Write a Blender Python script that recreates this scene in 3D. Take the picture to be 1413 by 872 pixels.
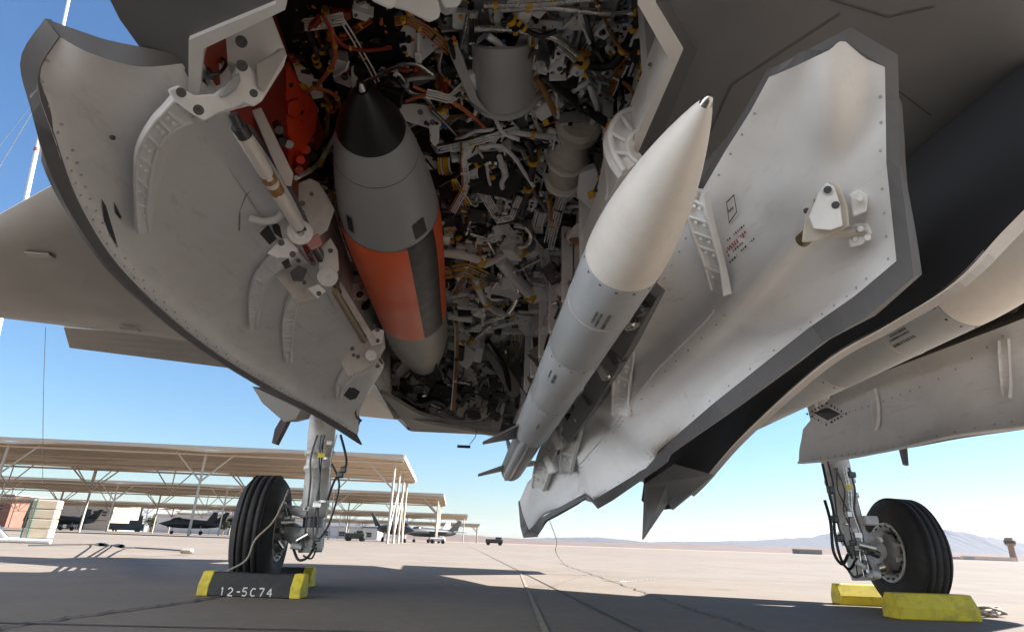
import bpy, math, random
import numpy as np
from mathutils import Matrix, Vector
R = math.radians
random.seed(7)
scene = bpy.context.scene
for o in list(bpy.data.objects):
    bpy.data.objects.remove(o)

# ---------------------------------------------------------------- camera
# x to the right, y aft along the aircraft, z up; metres
FPX, PCX, PCY = 800.0, 706.5, 436.0          # focal length and centre in photo pixels
PITCH, YAW, ROLL = R(21.4), R(4.0), R(2.0)
CAM = np.array([0.0, 0.0, 0.40])
_cp, _sp, _cy, _sy = math.cos(PITCH), math.sin(PITCH), math.cos(YAW), math.sin(YAW)
FWD = np.array([_sy*_cp, _cy*_cp, _sp]); _r0 = np.array([_cy, -_sy, 0.0]); _u0 = np.cross(_r0, FWD)
RGT = _r0*math.cos(ROLL) + _u0*math.sin(ROLL); UPV = _u0*math.cos(ROLL) - _r0*math.sin(ROLL)
cam_data = bpy.data.cameras.new('camera'); cam = bpy.data.objects.new('camera', cam_data)
scene.collection.objects.link(cam)
cam_data.sensor_width = 36.0; cam_data.lens = 36.0*FPX/1413.0
cam_data.clip_start = 0.02; cam_data.clip_end = 60000
cam.matrix_world = Matrix(((RGT[0], UPV[0], -FWD[0], CAM[0]), (RGT[1], UPV[1], -FWD[1], CAM[1]),
                           (RGT[2], UPV[2], -FWD[2], CAM[2]), (0, 0, 0, 1)))
scene.camera = cam

# ---------------------------------------------------------------- sky, sun, exposure
SUN_TO = np.array([1.2, 0.2, 1.0])           # direction towards the sun
_s = SUN_TO/np.linalg.norm(SUN_TO)
SUN_EL = math.asin(_s[2]); SUN_AZ = math.atan2(_s[0], _s[1])   # azimuth from +y clockwise
world = bpy.data.worlds.new('World'); scene.world = world; world.use_nodes = True
wn = world.node_tree.nodes; wl = world.node_tree.links
bg = wn['Background']; sky = wn.new('ShaderNodeTexSky'); sky.sky_type = 'NISHITA'; sky.sun_disc = False
sky.sun_elevation = SUN_EL; sky.sun_rotation = SUN_AZ
sky.air_density = 1.5; sky.dust_density = 0.2; sky.ozone_density = 10.0; sky.altitude = 0
wl.new(sky.outputs[0], bg.inputs[0]); bg.inputs[1].default_value = 0.05
sun_data = bpy.data.lights.new('sun', 'SUN'); sun = bpy.data.objects.new('sun', sun_data)
scene.collection.objects.link(sun); sun_data.energy = 5.0; sun_data.angle = R(0.53); sun_data.color = (1.0, 0.98, 0.95)
sun.rotation_euler = Vector(_s).to_track_quat('Z', 'Y').to_euler(); sun.location = (20, 20, 30)
vs = scene.view_settings
vs.view_transform = 'Standard'; vs.look = 'None'; vs.exposure = 1.85; vs.gamma = 1.0; vs.use_curve_mapping = False
scene.cycles.max_bounces = 6; scene.cycles.diffuse_bounces = 5; scene.cycles.glossy_bounces = 3
scene.cycles.sample_clamp_indirect = 6.0; scene.cycles.caustics_reflective = False; scene.cycles.caustics_refractive = False

# ---------------------------------------------------------------- pixel helpers (photo pixels -> a point on a chosen plane)
def ray(x, y): return FWD + RGT*(x-PCX)/FPX + UPV*(PCY-y)/FPX
def pz(x, y, z): d = ray(x, y); return CAM + d*(z-CAM[2])/d[2]
def pY(x, y, Y): d = ray(x, y); return CAM + d*(Y-CAM[1])/d[1]
def pX(x, y, X): d = ray(x, y); return CAM + d*(X-CAM[0])/d[0]
def pP(x, y, o, n): d = ray(x, y); return CAM + d*(np.dot(np.asarray(o)-CAM, n)/np.dot(d, n))
def depth(p): return float(np.dot(np.asarray(p)-CAM, FWD))
def V(*a): return np.array(a, float)
def unit(v): v = np.asarray(v, float); return v/max(np.linalg.norm(v), 1e-9)

# ---------------------------------------------------------------- materials
MATS = {}
def mat(name, col, rough=0.5, metal=0.0, var=0.10, scale=6.0, dirt=None, dirt_amt=0.0, dirt_scale=2.0, bump=0.0, bump_scale=40.0, coat=0.0, spec=0.5, scuff=0.0):
    if name in MATS: return MATS[name]
    m = bpy.data.materials.new(name); m.use_nodes = True
    n = m.node_tree.nodes; l = m.node_tree.links; b = n['Principled BSDF']
    b.inputs['Metallic'].default_value = metal; b.inputs['Coat Weight'].default_value = coat
    b.inputs['Specular IOR Level'].default_value = spec
    tc = n.new('ShaderNodeTexCoord')
    nz = n.new('ShaderNodeTexNoise'); nz.inputs['Scale'].default_value = scale; nz.inputs['Detail'].default_value = 6; nz.inputs['Roughness'].default_value = 0.65
    l.new(tc.outputs['Object'], nz.inputs['Vector'])
    cr = n.new('ShaderNodeMapRange'); cr.inputs[1].default_value = 0.3; cr.inputs[2].default_value = 0.7; cr.inputs[3].default_value = 1-var; cr.inputs[4].default_value = 1+var*0.6
    l.new(nz.outputs[0], cr.inputs[0])
    mx = n.new('ShaderNodeMix'); mx.data_type = 'RGBA'; mx.blend_type = 'MULTIPLY'; mx.inputs[0].default_value = 1.0
    mx.inputs[6].default_value = (*col, 1); l.new(cr.outputs[0], mx.inputs[7])
    last = mx.outputs[2]
    if dirt is not None:
        dz = n.new('ShaderNodeTexNoise'); dz.inputs['Scale'].default_value = dirt_scale; dz.inputs['Detail'].default_value = 9; dz.inputs['Roughness'].default_value = 0.7; dz.inputs['Distortion'].default_value = 0.6
        l.new(tc.outputs['Object'], dz.inputs['Vector'])
        dr = n.new('ShaderNodeMapRange'); dr.inputs[1].default_value = 0.48; dr.inputs[2].default_value = 0.78; dr.inputs[3].default_value = 0; dr.inputs[4].default_value = dirt_amt
        l.new(dz.outputs[0], dr.inputs[0])
        m2 = n.new('ShaderNodeMix'); m2.data_type = 'RGBA'; l.new(dr.outputs[0], m2.inputs[0]); l.new(last, m2.inputs[6]); m2.inputs[7].default_value = (*dirt, 1)
        last = m2.outputs[2]
    if scuff > 0:       # fine smears and hand marks
        mp = n.new('ShaderNodeMapping'); mp.inputs['Scale'].default_value = (9, 3, 26); mp.inputs['Rotation'].default_value = (0.5, 0.3, 0.2); l.new(tc.outputs['Object'], mp.inputs[0])
        sz = n.new('ShaderNodeTexNoise'); sz.inputs['Scale'].default_value = 1.6; sz.inputs['Detail'].default_value = 10; sz.inputs['Roughness'].default_value = 0.75; l.new(mp.outputs[0], sz.inputs['Vector'])
        sr = n.new('ShaderNodeMapRange'); sr.inputs[1].default_value = 0.56; sr.inputs[2].default_value = 0.74; sr.inputs[3].default_value = 0; sr.inputs[4].default_value = scuff; l.new(sz.outputs[0], sr.inputs[0])
        m3 = n.new('ShaderNodeMix'); m3.data_type = 'RGBA'; l.new(sr.outputs[0], m3.inputs[0]); l.new(last, m3.inputs[6]); m3.inputs[7].default_value = (0.22, 0.18, 0.15, 1); last = m3.outputs[2]
    l.new(last, b.inputs['Base Color'])
    rr = n.new('ShaderNodeMapRange'); rr.inputs[1].default_value = 0.3; rr.inputs[2].default_value = 0.7; rr.inputs[3].default_value = max(rough-0.07, 0.03); rr.inputs[4].default_value = min(rough+0.1, 1)
    l.new(nz.outputs[0], rr.inputs[0]); l.new(rr.outputs[0], b.inputs['Roughness'])
    if bump > 0:
        bz = n.new('ShaderNodeTexNoise'); bz.inputs['Scale'].default_value = bump_scale; bz.inputs['Detail'].default_value = 5
        l.new(tc.outputs['Object'], bz.inputs['Vector'])
        bp = n.new('ShaderNodeBump'); bp.inputs['Strength'].default_value = bump; bp.inputs['Distance'].default_value = 0.01
        l.new(bz.outputs[0], bp.inputs['Height']); l.new(bp.outputs[0], b.inputs['Normal'])
    MATS[name] = m
    return m

DUST = (0.30, 0.24, 0.19)
white = mat('gloss_white_paint', (0.83, 0.845, 0.855), 0.38, var=0.05, scale=5, dirt=(0.5, 0.45, 0.40), dirt_amt=0.30, dirt_scale=3.0, bump=0.03, bump_scale=25)
white2 = mat('bright_white_bracket', (0.85, 0.87, 0.885), 0.33, var=0.04, scale=14, dirt=(0.45, 0.42, 0.38), dirt_amt=0.25, dirt_scale=11)
door_in = mat('door_inner_paint', (0.82, 0.83, 0.84), 0.34, var=0.05, scale=3.5, dirt=(0.54, 0.46, 0.43), dirt_amt=0.36, scuff=0.35, dirt_scale=2.2, bump=0.04, bump_scale=18)
belly = mat('belly_grey_coating', (0.165, 0.174, 0.186), 0.48, var=0.10, scale=2.5, dirt=(0.23, 0.235, 0.24), dirt_amt=0.35, scuff=0.25, dirt_scale=4, bump=0.03, bump_scale=60)
seal = mat('edge_seal_grey', (0.13, 0.132, 0.14), 0.55, var=0.08, scale=8, dirt=(0.2, 0.19, 0.18), dirt_amt=0.3, dirt_scale=9)
skin_d = mat('dark_skin_coating', (0.062, 0.068, 0.08), 0.5, var=0.1, scale=3)
wing_m = mat('wing_skin_grey', (0.25, 0.232, 0.21), 0.5, var=0.10, scale=2, dirt=(0.28, 0.25, 0.22), dirt_amt=0.4, scuff=0.3, dirt_scale=3)
steel = mat('polished_steel', (0.62, 0.60, 0.57), 0.25, metal=1.0, var=0.1, scale=20)
dsteel = mat('dark_steel', (0.10, 0.10, 0.105), 0.38, metal=0.7, var=0.2, scale=30)
black = mat('black_rubber_hose', (0.012, 0.012, 0.013), 0.42, var=0.2, scale=20)
blackb = mat('black_box_finish', (0.010, 0.010, 0.011), 0.5, var=0.15, scale=10)
orange = mat('signal_orange_paint', (0.94, 0.14, 0.022), 0.42, var=0.07, scale=6, dirt=(0.75, 0.22, 0.12), dirt_amt=0.35, scuff=0.15, dirt_scale=4)
redor = mat('orange_red_box', (0.72, 0.055, 0.012), 0.42, var=0.15, scale=12)
yellow = mat('yellow_clamp', (0.75, 0.42, 0.015), 0.45, var=0.15, scale=30)
cream = mat('cream_radome', (0.80, 0.775, 0.735), 0.45, var=0.04, scale=9, dirt=(0.5, 0.42, 0.34), dirt_amt=0.25, scuff=0.22, dirt_scale=7)
mgrey = mat('missile_grey', (0.40, 0.43, 0.46), 0.42, var=0.06, scale=5, dirt=(0.26, 0.25, 0.24), dirt_amt=0.4, scuff=0.25, dirt_scale=4)
bgrey = mat('bomb_grey', (0.36, 0.38, 0.40), 0.42, var=0.05, scale=6, dirt=(0.33, 0.3, 0.27), dirt_amt=0.22, dirt_scale=5)
bblack = mat('gloss_black_nose', (0.008, 0.008, 0.009), 0.42, var=0.1, scale=10)
fabric = mat('cream_fabric_wrap', (0.62, 0.58, 0.49), 0.85, var=0.12, scale=18, bump=0.5, bump_scale=35)
brown = mat('amber_tube', (0.36, 0.17, 0.05), 0.4, var=0.15, scale=18)
copper = mat('orange_wire', (0.62, 0.16, 0.05), 0.5, var=0.2, scale=25)
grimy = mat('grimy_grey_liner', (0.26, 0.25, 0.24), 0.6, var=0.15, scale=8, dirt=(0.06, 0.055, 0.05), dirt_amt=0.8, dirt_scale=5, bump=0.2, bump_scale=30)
baywhite = mat('bay_liner_white', (0.76, 0.77, 0.775), 0.45, var=0.12, scale=9, dirt=(0.14, 0.12, 0.10), dirt_amt=0.65, dirt_scale=5)
redprim = mat('red_primer', (0.30, 0.035, 0.02), 0.55, var=0.25, scale=9)
blue = mat('blue_band', (0.03, 0.12, 0.42), 0.45)
gearw = mat('gear_white_paint', (0.70, 0.68, 0.64), 0.4, var=0.08, scale=12, dirt=(0.22, 0.18, 0.15), dirt_amt=0.55, scuff=0.5, dirt_scale=10)
rubber = mat('tyre_rubber', (0.022, 0.021, 0.021), 0.75, var=0.25, scale=14, dirt=(0.10, 0.085, 0.07), dirt_amt=0.35, dirt_scale=8, bump=0.1, bump_scale=60)
chocky = mat('chock_yellow', (0.74, 0.58, 0.03), 0.55, var=0.10, scale=9, dirt=(0.12, 0.10, 0.06), dirt_amt=0.7, scuff=0.6, dirt_scale=7)
chockb = mat('chock_black_paint', (0.02, 0.02, 0.02), 0.6, var=0.2, scale=9, dirt=(0.12, 0.10, 0.08), dirt_amt=0.35, scuff=0.15, dirt_scale=9)
chalk = mat('chalk_white_paint', (0.72, 0.71, 0.68), 0.8, var=0.25, scale=40)
rope_m = mat('frayed_rope', (0.36, 0.31, 0.25), 0.95, var=0.35, scale=60)
ink = mat('black_ink', (0.02, 0.02, 0.02), 0.6); redink = mat('red_ink', (0.45, 0.05, 0.04), 0.6)
greenk = mat('olive_ink', (0.12, 0.15, 0.06), 0.6)

# ---------------------------------------------------------------- mesh builder
class MB:
    def __init__(s): s.v = []; s.f = []; s.m = []; s.s = []
    def add(s, vs_, fs, mi=0, smooth=False):
        b = len(s.v); s.v.extend([tuple(map(float, p)) for p in vs_])
        for k, f in enumerate(fs):
            s.f.append(tuple(b+i for i in f)); s.m.append(mi if not hasattr(mi, '__len__') else mi[k]); s.s.append(smooth)
        return s
    def box(s, c, size, rot=None, mi=0, bev=0.0):
        hx, hy, hz = [a/2 for a in size]; c = np.asarray(c, float)
        rot = np.eye(3) if rot is None else rot
        if bev <= 0:
            P = [V(x, y, z) for x in (-hx, hx) for y in (-hy, hy) for z in (-hz, hz)]
            F = [(0, 1, 3, 2), (4, 6, 7, 5), (0, 4, 5, 1), (2, 3, 7, 6), (0, 2, 6, 4), (1, 5, 7, 3)]
            return s.add([c + rot@p for p in P], F, mi)
        b = min(bev, hx*0.9, hy*0.9, hz*0.9); P = []; idx = {}
        for sx in (-1, 1):
            for sy in (-1, 1):
                for sz in (-1, 1):
                    for a in range(3):
                        h = [hx, hy, hz]; q = [h[i] - (0 if i == a else b) for i in range(3)]
                        idx[(sx, sy, sz, a)] = len(P); P.append(V(sx*q[0], sy*q[1], sz*q[2]))
        F = []
        def quad(l):
            pts = [P[i] for i in l]; n = np.cross(pts[1]-pts[0], pts[2]-pts[0]); ctr = sum(pts)/len(pts)
            F.append(tuple(l) if np.dot(n, ctr) > 0 else tuple(reversed(l)))
        for a in range(3):
            o1, o2 = (a+1) % 3, (a+2) % 3
            for sa in (-1, 1):
                l = []
                for s1, s2 in ((-1, -1), (1, -1), (1, 1), (-1, 1)):
                    t = [0, 0, 0]; t[a] = sa; t[o1] = s1; t[o2] = s2; l.append(idx[(*t, a)])
                quad(l)
            for s1 in (-1, 1):
                for s2 in (-1, 1):
                    l = []
                    for sa, k in ((-1, o1), (1, o1), (1, o2), (-1, o2)):
                        t = [0, 0, 0]; t[a] = sa; t[o1] = s1; t[o2] = s2; l.append(idx[(*t, k)])
                    quad(l)
        for sx in (-1, 1):
            for sy in (-1, 1):
                for sz in (-1, 1): quad([idx[(sx, sy, sz, a)] for a in range(3)])
        return s.add([c + rot@p for p in P], F, mi)
    def tube(s, pts, r, n=8, mi=0, caps=True, smooth=True):
        pts = [np.asarray(p, float) for p in pts]; k = len(pts)
        rs = [r]*k if not hasattr(r, '__len__') else r
        t0 = unit(pts[1]-pts[0]); a = V(0, 0, 1) if abs(t0[2]) < 0.9 else V(1, 0, 0)
        u = unit(np.cross(a, t0)); P = []; prev = t0
        for i in range(k):
            t = unit(pts[min(i+1, k-1)]-pts[max(i-1, 0)])
            u = unit(u - t*np.dot(u, t)); w = np.cross(t, u)
            for j in range(n):
                g = 2*math.pi*j/n; P.append(pts[i] + (u*math.cos(g)+w*math.sin(g))*rs[i])
        F = [(i*n+j, i*n+(j+1) % n, (i+1)*n+(j+1) % n, (i+1)*n+j) for i in range(k-1) for j in range(n)]
        s.add(P, F, mi, smooth)
        if caps:
            s.add([P[j] for j in range(n)], [tuple(reversed(range(n)))], mi); s.add([P[(k-1)*n+j] for j in range(n)], [tuple(range(n))], mi)
        return s
    def lathe(s, prof, o, ax, n=24, mi=0, smooth=True, u0=None, a0=0, a1=2*math.pi):
        o = np.asarray(o, float); ax = unit(ax)
        a = V(0, 0, 1) if abs(ax[2]) < 0.9 else V(1, 0, 0)
        u = unit(np.cross(a, ax)) if u0 is None else unit(u0); w = np.cross(ax, u); P = []
        full = abs(a1-a0-2*math.pi) < 1e-6; nn = n if full else n+1
        for (d, r) in prof:
            for j in range(nn):
                g = a0+(a1-a0)*j/n; P.append(o + ax*d + (u*math.cos(g)+w*math.sin(g))*r)
        F = []
        for i in range(len(prof)-1):
            for j in range(n):
                j2 = (j+1) % nn
                F.append((i*nn+j, i*nn+j2, (i+1)*nn+j2, (i+1)*nn+j))
        return s.add(P, F, mi, smooth)
    def cyl(s, a, b, r, n=12, mi=0):
        a = np.asarray(a, float); b = np.asarray(b, float); L = np.linalg.norm(b-a)
        s.lathe([(0, r), (L, r)], a, b-a, n, mi, True)
        s.lathe([(0, 0.0001), (0, r)], a, b-a, n, mi, False); s.lathe([(L, r), (L, 0.0001)], a, b-a, n, mi, False)
        return s
    def prism(s, poly, ext, mi=0):
        poly = [np.asarray(p, float) for p in poly]; k = len(poly); e = np.asarray(ext, float)
        nrm = sum(np.cross(poly[i], poly[(i+1) % k]) for i in range(k))
        if np.dot(nrm, e) > 0: poly = poly[::-1]
        P = poly+[p+e for p in poly]
        F = [tuple(range(k)), tuple(reversed(range(k, 2*k)))]+[(i, i+k, (i+1) % k+k, (i+1) % k) for i in range(k)]
        return s.add(P, F, mi)
    def grid(s, G, th, mi=(0, 1, 2), smooth=True, flip=False):
        # G[i][j] points of the front sheet; a solid of thickness th behind it
        nu, nv = len(G), len(G[0]); G = np.array(G, float)
        du = np.gradient(G, axis=0); dv = np.gradient(G, axis=1)
        N = np.cross(du, dv); N /= np.maximum(np.linalg.norm(N, axis=2, keepdims=True), 1e-9)
        if flip: N = -N
        B = G + N*th
        def fs(rev): 
            o = []
            for i in range(nu-1):
                for j in range(nv-1):
                    q = (i*nv+j, (i+1)*nv+j, (i+1)*nv+j+1, i*nv+j+1); o.append(tuple(reversed(q)) if rev else q)
            return o
        s.add(G.reshape(-1, 3), fs(not flip), mi[0], smooth); s.add(B.reshape(-1, 3), fs(flip), mi[1], smooth)
        bd = [(i, 0) for i in range(nu)]+[(nu-1, j) for j in range(1, nv)]+[(i, nv-1) for i in range(nu-2, -1, -1)]+[(0, j) for j in range(nv-2, 0, -1)]
        k = len(bd); P = [G[a] for a in bd]+[B[a] for a in bd]
        F = [(i, (i+1) % k, (i+1) % k+k, i+k) for i in range(k)]
        if not flip: F = [tuple(reversed(q)) for q in F]
        return s.add(P, F, mi[2], False)
    def build(s, name, mats, parent=None, kind=None):
        me = bpy.data.meshes.new(name)
        off = np.array(parent_loc(parent)) if parent is not None else np.zeros(3)
        me.from_pydata([tuple(np.array(p)-off) for p in s.v], [], s.f)
        if not isinstance(mats, (list, tuple)): mats = [mats]
        for m in mats: me.materials.append(m)
        me.polygons.foreach_set('material_index', [min(i, len(mats)-1) for i in s.m]); me.polygons.foreach_set('use_smooth', s.s)
        me.update()
        o = bpy.data.objects.new(name, me); scene.collection.objects.link(o)
        if parent is not None: o.parent = parent
        if kind: o['kind'] = kind
        return o
def parent_loc(p):
    l = np.zeros(3)
    while p is not None: l += np.array(p.location); p = p.parent
    return l
def thing(name, label, cat, loc, group=None):
    o = bpy.data.objects.new(name, None); scene.collection.objects.link(o); o.location = tuple(map(float, loc)); o.empty_display_size = 0.2
    o['label'] = label; o['category'] = cat
    if group: o['group'] = group
    return o
def tag(o, label, cat, group=None):
    o['label'] = label; o['category'] = cat
    if group: o['group'] = group
    return o
def cr(P, t):
    # Catmull-Rom through the list P, t in 0..len-1
    n = len(P)-1; i = min(int(t), n-1); f = t-i
    p0, p1, p2, p3 = P[max(i-1, 0)], P[i], P[i+1], P[min(i+2, n)]
    return 0.5*((2*p1)+(-p0+p2)*f+(2*p0-5*p1+4*p2-p3)*f*f+(-p0+3*p1-3*p2+p3)*f**3)
def curve(P, n):
    P = [np.asarray(p, float) for p in P]; return [cr(P, (len(P)-1)*i/n) for i in range(n+1)]
def poly(P, n):
    # straight segments, corners kept
    P = [np.asarray(p, float) for p in P]; o = []
    for i in range(len(P)-1):
        for k in range(n): o.append(P[i]+(P[i+1]-P[i])*k/n)
    return o+[P[-1]]
def net(ctrl, nu, nv):
    # control net ctrl[i][j] -> smooth fine net
    rows = [curve(r, nv) for r in ctrl]
    cols = [curve([r[j] for r in rows], nu) for j in range(nv+1)]
    return [[cols[j][i] for j in range(nv+1)] for i in range(nu+1)]
def frame(n, t=None):
    # rotation matrix with z along n and x near t
    n = unit(n); t = V(0, 1, 0) if t is None else np.asarray(t, float)
    if abs(np.dot(unit(t), n)) > 0.95: t = V(1, 0, 0)
    x = unit(t-n*np.dot(t, n)); return np.column_stack([x, np.cross(n, x), n])
def bolt(mb, p, n, r, mi=0, h=None):
    h = r*0.7 if h is None else h
    mb.lathe([(-0.004, r), (h*0.6, r), (h, r*0.75), (h, 0.0001)], p, n, 10, mi, False)
def smooth_bevel(o, w, seg=2):
    m = o.modifiers.new('bevel', 'BEVEL'); m.width = w; m.segments = seg; m.limit_method = 'ANGLE'; m.angle_limit = R(40)
    return o
# ================================================================ the setting
def ground_mat(name, ca, cb, joints=False):
    m = bpy.data.materials.new(name); m.use_nodes = True; n = m.node_tree.nodes; l = m.node_tree.links; b = n['Principled BSDF']
    b.inputs['Roughness'].default_value = 0.85; b.inputs['Specular IOR Level'].default_value = 0.25
    tc = n.new('ShaderNodeTexCoord'); outs = []
    for sc, det in ((0.05, 4), (0.7, 8), (14.0, 6)):
        z = n.new('ShaderNodeTexNoise'); z.inputs['Scale'].default_value = sc; z.inputs['Detail'].default_value = det; z.inputs['Roughness'].default_value = 0.65
        l.new(tc.outputs['Object'], z.inputs['Vector']); outs.append(z)
    a = n.new('ShaderNodeMath'); a.operation = 'MULTIPLY_ADD'; l.new(outs[0].outputs[0], a.inputs[0]); a.inputs[1].default_value = 0.5; a.inputs[2].default_value = 0.0
    a2 = n.new('ShaderNodeMath'); a2.operation = 'MULTIPLY_ADD'; l.new(outs[1].outputs[0], a2.inputs[0]); a2.inputs[1].default_value = 0.6; l.new(a.outputs[0], a2.inputs[2])
    a3 = n.new('ShaderNodeMath'); a3.operation = 'MULTIPLY_ADD'; l.new(outs[2].outputs[0], a3.inputs[0]); a3.inputs[1].default_value = 0.35; l.new(a2.outputs[0], a3.inputs[2])
    mr = n.new('ShaderNodeMapRange'); mr.inputs[1].default_value = 0.5; mr.inputs[2].default_value = 0.95; l.new(a3.outputs[0], mr.inputs[0])
    mx = n.new('ShaderNodeMix'); mx.data_type = 'RGBA'; l.new(mr.outputs[0], mx.inputs[0]); mx.inputs[6].default_value = (*ca, 1); mx.inputs[7].default_value = (*cb, 1)
    last = mx.outputs[2]
    if joints:   # oil spots
        vz = n.new('ShaderNodeTexVoronoi'); vz.inputs['Scale'].default_value = 0.9; l.new(tc.outputs['Object'], vz.inputs['Vector'])
        sm = n.new('ShaderNodeMapRange'); sm.inputs[1].default_value = 0.04; sm.inputs[2].default_value = 0.22; sm.inputs[3].default_value = 0.9; sm.inputs[4].default_value = 0.0; l.new(vz.outputs[0], sm.inputs[0])
        ml = n.new('ShaderNodeMath'); ml.operation = 'MULTIPLY'; l.new(sm.outputs[0], ml.inputs[0]); l.new(outs[1].outputs[0], ml.inputs[1])
        m2 = n.new('ShaderNodeMix'); m2.data_type = 'RGBA'; l.new(ml.outputs[0], m2.inputs[0]); l.new(last, m2.inputs[6]); m2.inputs[7].default_value = (0.09, 0.08, 0.07, 1); last = m2.outputs[2]
    l.new(last, b.inputs['Base Color'])
    bp = n.new('ShaderNodeBump'); bp.inputs['Strength'].default_value = 0.25; bp.inputs['Distance'].default_value = 0.01; l.new(outs[2].outputs[0], bp.inputs['Height']); l.new(bp.outputs[0], b.inputs['Normal'])
    return m
concrete = ground_mat('apron_concrete', (0.150, 0.121, 0.095), (0.240, 0.197, 0.157), True)
desert = ground_mat('desert_soil', (0.26, 0.17, 0.115), (0.36, 0.26, 0.185))
def structure(o): o['kind'] = 'structure'; return o
g = MB(); rings = [0, 900, 3000, 9000, 30000]; N = 48
gv = [(0, 0, -0.012)]; gf = []
for k, rr in enumerate(rings[1:]):
    for j in range(N): gv.append((rr*math.cos(2*math.pi*j/N), rr*math.sin(2*math.pi*j/N), -0.012))
for j in range(N): gf.append((0, 1+j, 1+(j+1) % N))
for k in range(3):
    for j in range(N): gf.append((1+k*N+j, 1+(k+1)*N+j, 1+(k+1)*N+(j+1) % N, 1+k*N+(j+1) % N))
g.add(gv, gf); structure(g.build('ground', desert))
g = MB(); g.add([(-420, -200, 0), (700, -200, 0), (700, 420, 0), (-420, 420, 0)], [(0, 1, 2, 3)])
apron = structure(g.build('concrete_apron', concrete))
tar = mat('joint_tar', (0.05, 0.045, 0.042), 0.8, var=0.3, scale=20)
worn = mat('worn_line_paint', (0.25, 0.21, 0.16), 0.8, var=0.3, scale=12)
def strip(name, pts, w, m, z=0.004, jit=0.0, parent=None):
    mb = MB(); P = []; pts = [np.asarray(p, float) for p in pts]
    for i, p in enumerate(pts):
        t = unit(pts[min(i+1, len(pts)-1)]-pts[max(i-1, 0)]); nn = V(-t[1], t[0], 0); ww = w*(1+random.uniform(-jit, jit))/2
        P += [V(p[0], p[1], z)+nn*ww, V(p[0], p[1], z)-nn*ww]
    mb.add(P, [(2*i, 2*i+1, 2*i+3, 2*i+2) for i in range(len(pts)-1)]); return mb.build(name, m, parent)
for k in range(-6, 9):      # slab joints
    x = 0.95+k*6.1; strip('slab_joint', [V(x, -20, 0), V(x, 150, 0)], 0.022, tar, parent=apron)
for k in range(-1, 14):
    y = 3.05+k*6.1; strip('slab_joint', [V(-60, y, 0), V(90, y, 0)], 0.022, tar, parent=apron)
def crack(px, n=40, amp=0.016, w=0.03):
    P = curve([pz(x, y, 0) for x, y in px], n); P = [p+V(random.gauss(0, amp), random.gauss(0, amp), 0) for p in P]
    return strip('tarred_crack', P, w, tar, 0.008, 0.35, parent=apron)
crack([(-20, 872), (60, 858), (180, 842), (275, 828), (330, 818)], w=0.022)
crack([(770, 776), (860, 808), (930, 832), (1060, 875)], n=60, w=0.016)
strip('painted_line', [pz(718, 790, 0), pz(735, 830, 0), pz(756, 880, 0)], 0.04, worn, 0.006, 0.3, parent=apron)

# mountains
def ridge(name, Y, x0, x1, hfun, m, depth_=4000, n=140, seed=1):
    rnd = np.random.RandomState(seed); mb = MB(); rows = 9
    ph = rnd.rand(12)*6.28; fr = np.array([1, 2, 3.3, 5.1, 8, 13, 21, 34, 55, 80, 120, 170])
    V_ = []
    for r_ in range(rows+1):
        v = r_/rows; env = math.sin(math.pi*min(v*0.62+0.0, 1.0))
        for i in range(n+1):
            u = i/n; x = x0+(x1-x0)*u
            nz = sum(math.sin(fr[k]*u*6.28+ph[k]+v*2.3*k)/fr[k]**0.85 for k in range(12))
            h = hfun(u)*env*(1+0.24*nz)+(rnd.rand()-.5)*hfun(u)*0.13*env
            V_.append((x, Y+v*depth_, max(h, -2)))
    F = [(r_*(n+1)+i, r_*(n+1)+i+1, (r_+1)*(n+1)+i+1, (r_+1)*(n+1)+i) for r_ in range(rows) for i in range(n)]
    mb.add(V_, F, 0, True); return structure(mb.build(name, m))
rock = mat('mountain_rock', (0.13, 0.085, 0.062), 0.95, var=0.35, scale=0.004)
rock2 = mat('far_mountain_rock', (0.055, 0.046, 0.05), 0.95, var=0.3, scale=0.002)
UT = [0, .05, .08, .15, .22, .266, .32, .357, .40, .436, .5, .626, .70, .74, .826, .9, 1]
HT = [500, 800, 830, 500, 420, 430, 220, 190, 250, 300, 170, 280, 400, 600, 800, 700, 500]
ridge('far_mountains', 17000, -9000, 22000, lambda u: float(np.interp(u, UT, HT))*1.02, rock2, 5000, 420, 3)
ridge('desert_hills', 5200, -7000, 9000, lambda u: float(np.interp(u, [0, .3, .42, .47, .55, .7, 1], [40, 65, 80, 62, 55, 80, 95])), rock, 2500, 220, 9)

# added hangar-shaped white reflector, out of view: bounces sunlight under the jet
refl = thing('bounce_reflector', 'added white reflector in hangar form, out of view left of the jet', 'reflector', (-14, -16, 0))
hw = mat('reflector_white', (0.78, 0.81, 0.84), 0.55, var=0.05, scale=0.5, dirt=(0.5, 0.46, 0.4), dirt_amt=0.2, dirt_scale=0.4)
for k in range(8):
    mb = MB(); y0 = -41+k*6.0; mb.box(V(-14.0-0.06*(k % 2), y0+3.0, 6.5), (0.3, 5.98, 13.0), None, 0, 0.02); mb.build('reflector_panel', hw, refl)
mb = MB(); mb.box(V(-29.5, -17, 6.4), (30, 48, 12.8)); mb.build('wall', hw, refl)  # body behind the added reflector panels
mb = MB(); mb.prism([V(-13.2, -42, 13.0), V(-13.2, 8, 13.0), V(-13.2, 8, 13.8), V(-13.2, -17, 16.5), V(-13.2, -42, 13.8)], V(-32, 0, 0)); mb.build('roof', hw, refl)  # gabled top of the added reflector
# ================================================================ the aircraft
XC = 0.85
jet = thing('fighter_jet', 'grey stealth fighter jet seen from under its belly, weapons bay doors hanging open', 'fighter jet', (XC, 5.0, 0))
def mir(p): return V(2*XC-p[0], p[1], p[2])
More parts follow.
